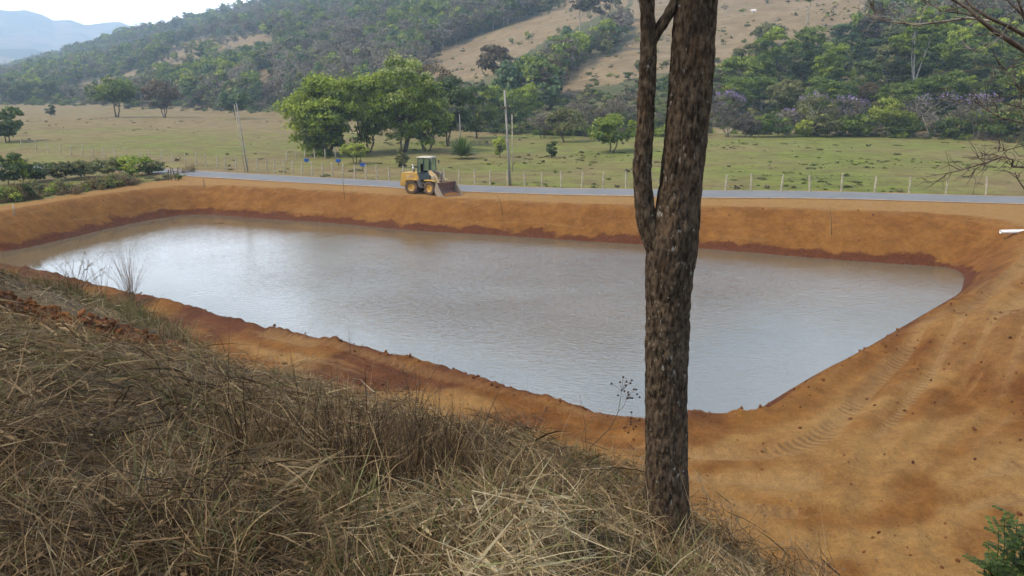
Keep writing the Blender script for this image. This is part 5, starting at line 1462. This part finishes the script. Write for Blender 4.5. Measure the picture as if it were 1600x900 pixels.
def straw_mesh(*sets):
    V_, F_, T_, G_ = [], [], [], []; b = 0
    for v, f, t, g in sets:
        V_.append(v); F_.append(f + b); T_.append(t); G_.append(g); b += len(v)
    return mesh_np('kind', np.vstack(V_), np.vstack(F_), {'tint': np.concatenate(T_), 'green': np.concatenate(G_)}, True, M_straw)
Rg = np.random.default_rng(33)
def slope_frame(x, y):
    Z = normals(x, y, 0.15); X = np.tile(np.array([1.0, 0, 0]), (len(x), 1)); X = X - Z * (X * Z).sum(1, keepdims=True); X /= np.linalg.norm(X, axis=1, keepdims=True)
    return X, np.cross(Z, X), Z
def bank_points(n, r0, r1, a0=-44, a1=42):
    rr = r0 * (r1 / r0) ** Rg.random(n); aa = np.radians(Rg.uniform(a0, a1, n)); x, y = rr * np.sin(aa), rr * np.cos(aa)
    z, KK = land(x, y)
    return x, y, z, rr, KK['s'] + (fbm(x, y, 1.2, 3, 91) - 0.5) * 1.6, KK
# matted straw, combed into swirls and heaps
x, y, z, rr, s_, KK = bank_points(240000, 1.0, 24, -72, 52)
keep = (Rg.random(len(x)) < ss(8.8, 7.6, s_)) & (Rg.random(len(x)) > np.clip(clod_zone(x, y) * 2.6, 0, 0.94))
heap = fbm(x, y, 0.55, 3, 151); keep &= Rg.random(len(x)) < 0.34 + 0.66 * ss(0.34, 0.54, heap)
x, y, z, rr, s_, heap = [q_[keep] for q_ in (x, y, z, rr, s_, heap)]; n_ = len(x)
comb = 14.0 * fbm(x, y, 1.3, 2, 155) + Rg.normal(size=n_) * 1.15
lift = Rg.random(n_) ** 1.4 * (0.02 + 0.30 * ss(0.42, 0.72, heap))
far_ = np.interp(rr, [1, 4, 10, 24], [0.85, 1.0, 1.35, 2.0])
patch = fbm(x, y, 1.7, 3, 161)
L0 = Rg.uniform(0.06, 0.34, n_) * np.interp(rr, [1, 5, 20], [0.85, 1, 1.25]); L0 = np.where(Rg.random(n_) < 0.06, L0 * 1.7, L0); wide = np.where(Rg.random(n_) < 0.10, Rg.uniform(1.6, 3.2, n_), 1.0); L0 = np.where(Rg.random(n_) < 0.25, L0 * 0.45, L0)
tint = np.clip(0.45 + (patch - 0.5) * 1.05 + Rg.normal(size=n_) * 0.21, 0, 1)
gpat = fbm(x, y, 2.2, 2, 171); green = (Rg.random(n_) < 0.01 + 0.14 * ss(0.60, 0.72, gpat)) * Rg.uniform(0.3, 0.8, n_)
fr = slope_frame(x, y); P0 = np.stack([x, y, z], 1) + fr[2] * (lift + 0.004)[:, None]
set1 = blade_arrays(Rg, P0, comb, Rg.normal(5, 19, n_), L0, Rg.uniform(0.0018, 0.006, n_) * far_ * wide, Rg.uniform(-0.1, 0.3, n_), Rg.normal(size=n_) * 0.38, tint, green, 3, frame=fr)
# standing tufts
def tufts_at(xc, yc, per, disc, hgt, elev, tint0, green_p, wid=(0.0025, 0.006)):
    n = len(xc) * per; a = Rg.random(n) * 6.283; q_ = disc * np.sqrt(Rg.random(n)); x = np.repeat(xc, per) + q_ * np.cos(a); y = np.repeat(yc, per) + q_ * np.sin(a)
    z = land(x, y)[0]; rr = np.hypot(x, y); hs = np.repeat(Rg.uniform(0.6, 1.25, len(xc)), per)
    return blade_arrays(Rg, np.stack([x, y, z - 0.01], 1), Rg.random(n) * 6.283, Rg.uniform(elev[0], elev[1], n), Rg.uniform(hgt[0], hgt[1], n) * hs, Rg.uniform(wid[0], wid[1], n) * np.interp(rr, [1, 5, 20], [0.9, 1.0, 1.7]),
                        Rg.uniform(0.0, 0.55, n), Rg.normal(size=n) * 0.2, np.clip(Rg.normal(tint0, 0.18, n), 0, 1), (Rg.random(n) < np.repeat(green_p, per)) * Rg.uniform(0.4, 0.9, n), 3)
x, y, z, rr, s_, KK = bank_points(5600, 1.6, 24, -72, 52)
k = (Rg.random(len(x)) < ss(9.1, 8.1, s_) * (0.34 + 0.55 * ss(6.0, 7.6, s_))) & (clod_zone(x, y) < 0.22)
set2 = tufts_at(x[k], y[k], 26, 0.10, (0.12, 0.36), (35, 86), 0.50, 0.06 + 0.3 * (fbm(x[k], y[k], 2.2, 2, 171) > 0.56))
x, y, z, rr, s_, KK = bank_points(6000, 8, 26, -44, -8)
k = (s_ > 7.2) & (s_ < 10.6) & (x < -4.5) & (Rg.random(len(x)) < 0.5 * ss(-4.5, -7.5, x)) & (clod_zone(x, y) < 0.25)
set3 = tufts_at(x[k], y[k], 30, 0.14, (0.25, 0.65), (35, 87), 0.32, np.full(k.sum(), 0.6))
x, y, z, rr, s_, KK = bank_points(3000, 5, 24)
k = (s_ > 8.3) & (s_ < 12.5) & (Rg.random(len(x)) < 0.12) & (KK['bank'] > 0.5)
set4 = tufts_at(x[k], y[k], 14, 0.10, (0.12, 0.4), (25, 80), 0.5, np.full(k.sum(), 0.15))
x, y, z, rr, s_, KK = bank_points(900, 1.8, 20)
k = (s_ < 8.6) & (Rg.random(len(x)) < 0.35) & (clod_zone(x, y) < 0.5)
set6 = tufts_at(x[k], y[k], 4, 0.05, (0.25, 0.7), (55, 89), 0.45, np.full(k.sum(), 0.05), (0.002, 0.0035))
tc = hit(565, 765); tc2 = hit(690, 745)
set5 = tufts_at(np.r_[tc.x + Rg.normal(size=60) * 0.34, tc2.x + Rg.normal(size=30) * 0.3], np.r_[tc.y + Rg.normal(size=60) * 0.26, tc2.y + Rg.normal(size=30) * 0.22], 26, 0.07, (0.3, 0.72), (58, 88), 0.22, np.zeros(90))
grass = link('dry_grass', straw_mesh(set1, set2, set3, set4, set5, set6))
xl, yl, zl, rl, sl, KL = bank_points(6000, 1.2, 16)
kl = (sl < 8.6) & (clod_zone(xl, yl) < 0.3); xl, yl, zl = xl[kl], yl[kl], zl[kl]; nl = len(xl)
nv = normals(xl, yl, 0.2) + Rg.normal(size=(nl, 3)) * 0.55; nv /= np.linalg.norm(nv, axis=1, keepdims=True)
tv_ = np.cross(nv, Rg.normal(size=(nl, 3))); tv_ /= np.linalg.norm(tv_, axis=1, keepdims=True); bv_ = np.cross(nv, tv_)
sz = Rg.uniform(0.008, 0.026, nl)[:, None] * np.interp(rl[kl], [1, 5, 16], [0.8, 1.0, 1.6])[:, None]; pc = np.stack([xl, yl, zl + Rg.random(nl) * 0.16], 1)
lv = np.stack([pc - tv_ * sz, pc + bv_ * sz * 0.45 + nv * sz * .2, pc + tv_ * sz, pc - bv_ * sz * 0.45 + nv * sz * .2], 1).reshape(-1, 3)
lit = link('leaf_litter', mesh_np('leaf_litter', lv, np.arange(4 * nl).reshape(-1, 4), {'tint': np.repeat(np.clip(Rg.normal(0.24, 0.16, nl), 0, 1), 4), 'green': np.zeros(4 * nl)}, True, M_straw))
tag(lit, 'dead brown leaves lying among the straw on the near bank', 'leaf litter', kind='stuff')
tag(grass, 'matted dry grass and straw covering the near bank', 'grass', kind='stuff')

# ------------------------------------------------------------------ clods of soil
def clod_mesh(seed, mat):
    import bmesh
    bm = bmesh.new(); bmesh.ops.create_icosphere(bm, subdivisions=2, radius=1.0)
    for v in bm.verts:
        q_ = v.co * 1.3 + Vector((seed * 3.1, 0, 0)); v.co *= 0.75 + 0.55 * mnoise.noise(q_) + 0.25 * mnoise.noise(q_ * 2.7); v.co.z *= 0.7
    me = bpy.data.meshes.new('clod'); bm.to_mesh(me); bm.free(); me.materials.append(mat); return me
n = N('clod_soil'); r_ = n.rand()
M_clod = n.done(n.mix(n.rng(n.noise(3, 4, vec=n.objpos()), 0.3, 0.7), n.mix(r_, (0.060, 0.021, 0.009), (0.16, 0.063, 0.018)), n.mix(r_, (0.095, 0.034, 0.013), (0.20, 0.088, 0.030))), 0.95, 0.15)
clods = [clod_mesh(k, M_clod) for k in range(5)]
nc = 42000
rr = 4 * (75 / 4.0) ** Rg.random(nc); aa = np.radians(Rg.uniform(-44, 40, nc)); x, y = rr * np.sin(aa), rr * np.cos(aa)
z, KK = land(x, y)
w1 = (1 - KK['ky']) * np.exp(-((KK['sd'] - 1.0) / 0.55) ** 2) * 0.9
w2 = ss(7.5, 9, KK['s']) * ss(15.5, 13, KK['s']) * 0.35
w3 = np.clip(clod_zone(x, y) * 2.0, 0, 1) * 0.95
w4 = (1 - KK['ky']) * ss(2, 3, KK['sd']) * (KK['s'] > 12) * (0.06 + 0.30 * ss(0.58, 0.7, fbm(x, y, 2.2, 3, 181)))
w5 = ss(14.2, 14.8, x + 0.25 * (y - 22)) * (1 - ss(25, 30, y)) * 0.6
w6 = KK['ky'] * ((KK['sd'] > 0.1) & (KK['sd'] < KK['wbank'] + .3)) * 0.12
k = (Rg.random(nc) < np.maximum.reduce([w1, w2, w3, w4, w5, w6])) & (KK['sd'] > 0.05) & (KK['rd'] > 4)
x, y, z, rr, w3 = x[k], y[k], z[k], rr[k], w3[k]; n_ = len(x)
sc = 0.007 + 0.045 * Rg.random(n_) ** 3.0 * np.interp(rr, [4, 20, 60], [0.8, 1.5, 1.9]) + 0.07 * w3 * Rg.random(n_) ** 2
cl = scatter('soil_clods', np.stack([x, y, z + sc * 0.25], 1), Rg.random((n_, 3)) * 6.28, sc, Rg.integers(0, 5, n_), clods)
tag(cl, 'loose clods of reddish soil along the near shore and track', 'soil clods')

# ------------------------------------------------------------------ weeds in the pasture
def tuft(seed, leaf, n=34, h=0.28, w=0.3, size=0.09):
    R_ = np.random.default_rng(seed); c = np.column_stack([R_.normal(size=(7, 2)) * w * .5, np.abs(R_.normal(size=7)) * h * .5 + .08])
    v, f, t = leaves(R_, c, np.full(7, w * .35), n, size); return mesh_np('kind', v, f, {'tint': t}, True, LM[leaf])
tufts = [tuft(1, 'mid'), tuft(2, 'olive'), tuft(3, 'mid'), tuft(4, 'grey'), tuft(5, 'olive', h=0.15, w=0.5), tuft(6, 'mid', h=0.5, w=.5)]
nw = 11000
rr = 60 * (230 / 60) ** Rg.random(nw); aa = np.radians(Rg.uniform(-40, 40, nw)); x, y = rr * np.sin(aa), rr * np.cos(aa)
z, KK = land(x, y)
inp = (~in_poly(x, y, DIRT)) & (KK['rd'] > ROAD_HALF + 0.7) & (KK['hill'] < 0.5)
fd = fbm(x, y, 14, 3, 191); k = inp & (Rg.random(nw) < 0.05 + 0.6 * ss(0.46, 0.70, fd) + 0.35 * ss(8, 3, KK['rd']))
x, y, z, rr = x[k], y[k], z[k], rr[k]; n_ = len(x)
sc = 0.22 + 0.7 * Rg.random(n_) ** 3.5
wd = scatter('pasture_weeds', np.stack([x, y, z - .03], 1), np.column_stack([np.zeros((n_, 2)), Rg.random(n_) * 6.28]), np.stack([sc * 1.2, sc * 1.2, sc * .9], 1),
             Rg.choice(6, n_, p=[.2, .30, .06, .16, .24, .04]), tufts)
tag(wd, 'low tufts of weeds and coarse grass scattered over the pasture', 'weeds')

# ------------------------------------------------------------------ hedge of dry weeds and the bushes behind it
dryw = []
for k in range(4):
    dryw.append(straw_mesh(blades(Rg, 60, 0.28, (0.35, 1.0), (0.012, 0.03), (45, 88), (0.0, 0.35), 0.2, 0.05, (0.40, 0.18), 0.14), blades(Rg, 90, 0.4, (0.15, 0.5), (0.012, 0.03), (10, 80), (0.0, 0.3), 0.3, 0.5, (0.42, 0.18), 0.18)))
def shrink(me, k):
    m2 = me.copy(); m2.transform(Matrix.Scale(k, 4)); return m2
dryw += [shrink(shr[2], 0.34), shrink(shr[5], 0.3), shrink(shr[0], 0.3)]
hl = [hit(px, py) for px, py in [(-60, 326), (0, 317), (60, 310), (130, 299), (200, 290), (268, 280)]]
hl = [(p_.x, p_.y) for p_ in hl]
nh = 560; t = Rg.random(nh) * (len(hl) - 1); i0 = np.minimum(t.astype(int), len(hl) - 2); fr = t - i0
hp = np.array(hl); hx = hp[i0] * (1 - fr)[:, None] + hp[i0 + 1] * fr[:, None]
x = hx[:, 0] + Rg.normal(size=nh) * 0.55 - 0.3; y = hx[:, 1] + np.abs(Rg.normal(size=nh)) * 2.6 - 0.2; z = land(x, y)[0]
hd = scatter('dry_weeds', np.stack([x, y, z - .03], 1), np.column_stack([np.zeros((nh, 2)), Rg.random(nh) * 6.28]), Rg.uniform(0.35, 1.0, nh) * (0.15 + 1.7 * ss(0.25, 0.75, fbm(x, y, 2.2, 3, 201))), np.where(Rg.random(nh) < 0.22, Rg.integers(4, 7, nh), Rg.integers(0, 4, nh)), dryw)
tag(hd, 'strip of tall brown dry weeds along the top of the pond bank', 'weeds')
for i, (px, b, tp, w, lf, lab) in enumerate([
        (14, 290, 241, 48, 'dark', 'large glossy dark green bush at the photo edge above the pond'),
        (56, 284, 254, 42, 'dark', 'low dark green bush beside the large glossy one'),
        (37, 288, 248, 16, 'yellow', 'narrow yellow-green plant between the two dark bushes'),
        (96, 281, 256, 44, 'olive', 'olive shrub next to the low dark bush'),
        (132, 278, 256, 42, 'olive', 'low rounded olive shrub in the middle of the shrub row'),
        (168, 276, 250, 46, 'olive', 'mid-height olive feathery shrub in the shrub row'),
        (206, 275, 246, 52, 'bright', 'light green feathery shrub, tallest of the shrub row'),
        (238, 272, 254, 32, 'olive', 'small olive shrub at the road end of the shrub row'),
        (44, 312, 288, 14, 'dark', 'small dark green weed bush in the dry weeds by the bank')]):
    bush_at('roadside_bush', px, b, tp, w, lf, lab, 700 + i, size=0.15, n_cl=30, per=60, clump=0.18, group='bushes behind the dry weeds')

# ------------------------------------------------------------------ single weeds on the bank
M_stem = simple_mat('dry_stem', (0.10, 0.065, 0.04), 0.9, 0.1, 0.3, 8.0)
M_head = simple_mat('seed_head', (0.035, 0.022, 0.015), 0.9, 0.1, 0.3, 8.0)
def crest_point(px, py, s_at=5.9):
    """where the sight line's bearing crosses the crest of the bank"""
    a = (px - 800) / (FPX * math.cos(PITCH)); y = 3.0
    while float(bank_s(np.array(a * y), np.array(y))) < s_at: y += 0.02
    return Vector((a * y, y, ground_z(a * y, y)))
sb = crest_point(917, 716); SY = sb.y
root = empty('seed_weed', sb, 'thin dry weed with dark round seed heads beside the big trunk', 'weed')
def S(px, py, dy=0.0): return at_y(px, py, SY + dy) - sb
z4 = lambda a, b: (860 + a / 4.5, 560 + b / 4.5)
mb = MB(); mb.tube([S(917, 720), S(923, 698), S(936, 686), S(951, 671), S(962, 652), S(966, 643)], [0.006, 0.0055, 0.005, 0.0045, 0.004, 0.003], 6)
mb.tube([S(966, 643), S(969, 625), S(971, 612)], [0.003, 0.0025, 0.002], 5); mb.tube([S(966, 643), S(975, 634), S(979, 624)], [0.0025, 0.002, 0.0015], 5)
mb.tube([S(951, 671), S(972, 668), S(985, 662), S(998, 658)], [0.003, 0.0025, 0.002, 0.0015], 5)
mb.build('stem', M_stem, root)
Rs = np.random.default_rng(8)
for (a, b) in [(430, 178), (490, 167), (513, 132), (535, 163), (530, 190), (572, 155), (563, 175), (587, 218), (603, 220), (610, 252), (627, 273), (547, 238), (520, 230), (475, 260), (550, 255), (560, 278), (575, 280), (518, 490), (548, 522), (585, 497), (600, 480), (563, 445), (565, 463), (627, 432), (570, 380)]:
    px, py = z4(a, b); dy = Rs.normal() * 0.05; e = S(px, py, dy)
    st = S(971, 612) if b < 200 else (S(979, 624) if b < 300 else S(985, 662))
    mb = MB(); mb.tube([st, st.lerp(e, .5) + Vector((0, 0, .008)), e], [0.0018, 0.0014, 0.001], 4, cap=False)
    mb.lathe([(0.0005, -.009), (0.008, -.006), (0.0105, 0), (0.008, .007), (0.0005, .01)], 8, Matrix.Translation(e) @ Matrix.Rotation(1.5, 4, 'X'))
    mb.build('seed_head', M_head, root)
def wisp(px, py, n, hpx, wpx, label, seed, mat=M_stem, thick=0.0035, heads=True, crest=False):
    b = crest_point(px, py) if crest else hit(px, py); d = depth_of(b) / FPX; R_ = np.random.default_rng(seed)
    root = empty('dry_weed', b, label, 'weed', 'dry weeds standing on the bank')
    for k in range(n):
        hh = hpx * d * R_.uniform(0.55, 1.05); e = Vector((R_.normal() * wpx * d * .35, R_.normal() * wpx * d * .3, hh))
        b1 = Vector((R_.normal() * .06, R_.normal() * .06, -.03)); m_ = b1.lerp(e, .5) + Vector((R_.normal() * .05, R_.normal() * .05, 0.02)); e += Vector((e.x * .3, e.y * .2, -0.04))
        mb = MB(); mb.tube([b1, m_, e], [thick, thick * .8, thick * .4], 4, cap=False)
        if heads:
            for j in range(5):
                q_ = m_.lerp(e, R_.uniform(0.1, 1)); o_ = Vector(R_.normal(size=3)) * 0.05
                mb.tube([q_, q_ + o_], [thick * .5, thick * .3], 4, cap=False)
                if R_.random() < .6: mb.lathe([(0.0005, -.012), (0.008, -.006), (0.009, .004), (0.0005, .012)], 6, Matrix.Translation(q_ + o_))
        mb.build('stem', mat, root)
    return root
M_stem2 = simple_mat('brown_stem', (0.19, 0.115, 0.06), 0.9, 0.1, 0.3, 8.0)
wisp(206, 474, 60, 92, 46, 'feathery clump of dry weeds against the bright water, tallest on the bank', 1, M_stem2, 0.006)
wisp(160, 466, 20, 74, 66, 'dark straggly dry weed beside the feathery clump', 2, thick=0.006)
wisp(120, 458, 16, 70, 76, 'thin arching dry weed nearest the photo edge on the bank', 3, thick=0.006)
wisp(546, 556, 5, 50, 10, 'single thin dry weed standing on the lip of the near shore', 4)
wisp(920, 690, 2, 120, 16, 'two long thin stalks rising from the grass before the water', 5, thick=0.003, heads=False, crest=True)
wisp(640, 735, 9, 95, 60, 'dark upright dry stems on the grass crest', 6, thick=0.004, crest=True)
wisp(830, 720, 8, 70, 70, 'short straggly dry weed on the grass crest near the seed-head weed', 7, crest=True)
wisp(1180, 800, 10, 110, 90, 'thin dry stalks in front of the dirt track, beside the big trunk', 8, M_stem2, 0.003, crest=True)
wisp(1330, 880, 8, 130, 90, 'pale thin stalks at the end of the grass above the dirt track', 9, M_stem2, 0.003, crest=True)
# leafy green plant at the lower corner
M_fresh = leaf_material('fresh_leaf', (0.026, 0.046, 0.010), (0.070, 0.105, 0.020), (0.15, 0.185, 0.04), 0.3)
gb = at_y(1600, 930, 4.6); gb.z = ground_z(gb.x, gb.y)
Rl = np.random.default_rng(12)
root = empty('leafy_shrub', gb, 'fresh green leafy shrub at the lower photo corner', 'shrub')
tops = [(1570, 815), (1598, 835), (1548, 868), (1572, 872), (1604, 868), (1590, 806), (1560, 830), (1606, 815), (1545, 850), (1575, 850), (1600, 850), (1560, 880), (1592, 885), (1620, 840), (1538, 888), (1580, 905), (1610, 890), (1555, 915)]
vs, fs, ts = [], [], []
for k, (px, py) in enumerate(tops):
    e = at_y(px, py, gb.y + Rl.normal() * .1) - gb; b1 = Vector((Rl.normal() * .03, Rl.normal() * .03, 0))
    m_ = b1.lerp(e, .55) + Vector((0.03, 0, 0.05))
    mb = MB(); mb.tube([b1, m_, e], [0.006, 0.005, 0.002], 6); mb.build('stem', M_fresh, root)
    for j in range(20):                                         # pinnate leaves round the upper stem
        q_ = m_.lerp(e, Rl.uniform(0.2, 1.0)); a = Rl.uniform(0, 6.28); d = Vector((math.cos(a), math.sin(a), Rl.uniform(-.2, .5))).normalized(); s = d.cross(Vector((0, 0, 1))).normalized()
        Ll = Rl.uniform(0.08, 0.15)
        for i in range(6):
            for sg in (-1, 1):
                c = q_ + d * Ll * (i + 1) / 6; tip = c + (s * sg + d * .5).normalized() * 0.042 - Vector((0, 0, .008)); w_ = d * 0.013
                b_ = len(vs); vs += [tuple(c), tuple(c.lerp(tip, .5) + w_ + Vector((0, 0, .003))), tuple(tip), tuple(c.lerp(tip, .5) - w_)]; fs.append((b_, b_ + 1, b_ + 2, b_ + 3)); ts += [min(1, max(0, Rl.normal(.5, .22)))] * 4
link('foliage', mesh_np('foliage', np.array(vs), np.array(fs), {'tint': np.repeat(np.array(ts).reshape(-1, 4)[:, 0], 4)}, True, M_fresh), root)

# ------------------------------------------------------------------ haze between the hills
hb = MB(); S_ = 6700.0
hb.add([(-S_, -S_, -60), (S_, -S_, -60), (S_, S_, -60), (-S_, S_, -60), (-S_, -S_, 430), (S_, -S_, 430), (S_, S_, 430), (-S_, S_, 430)], [(3, 2, 1, 0), (4, 5, 6, 7), (0, 1, 5, 4), (1, 2, 6, 5), (2, 3, 7, 6), (3, 0, 4, 7)])
hm = bpy.data.materials.new('haze'); hm.use_nodes = True; hm.node_tree.nodes.clear()
ho = hm.node_tree.nodes.new('ShaderNodeOutputMaterial'); hv = hm.node_tree.nodes.new('ShaderNodeVolumePrincipled')
hv.inputs['Color'].default_value = (0.62, 0.80, 1.0, 1); hv.inputs['Density'].default_value = 4.0e-4; hv.inputs['Anisotropy'].default_value = 0.2
hm.node_tree.links.new(hv.outputs[0], ho.inputs['Volume'])
tag(hb.build('haze', hm), kind='stuff')
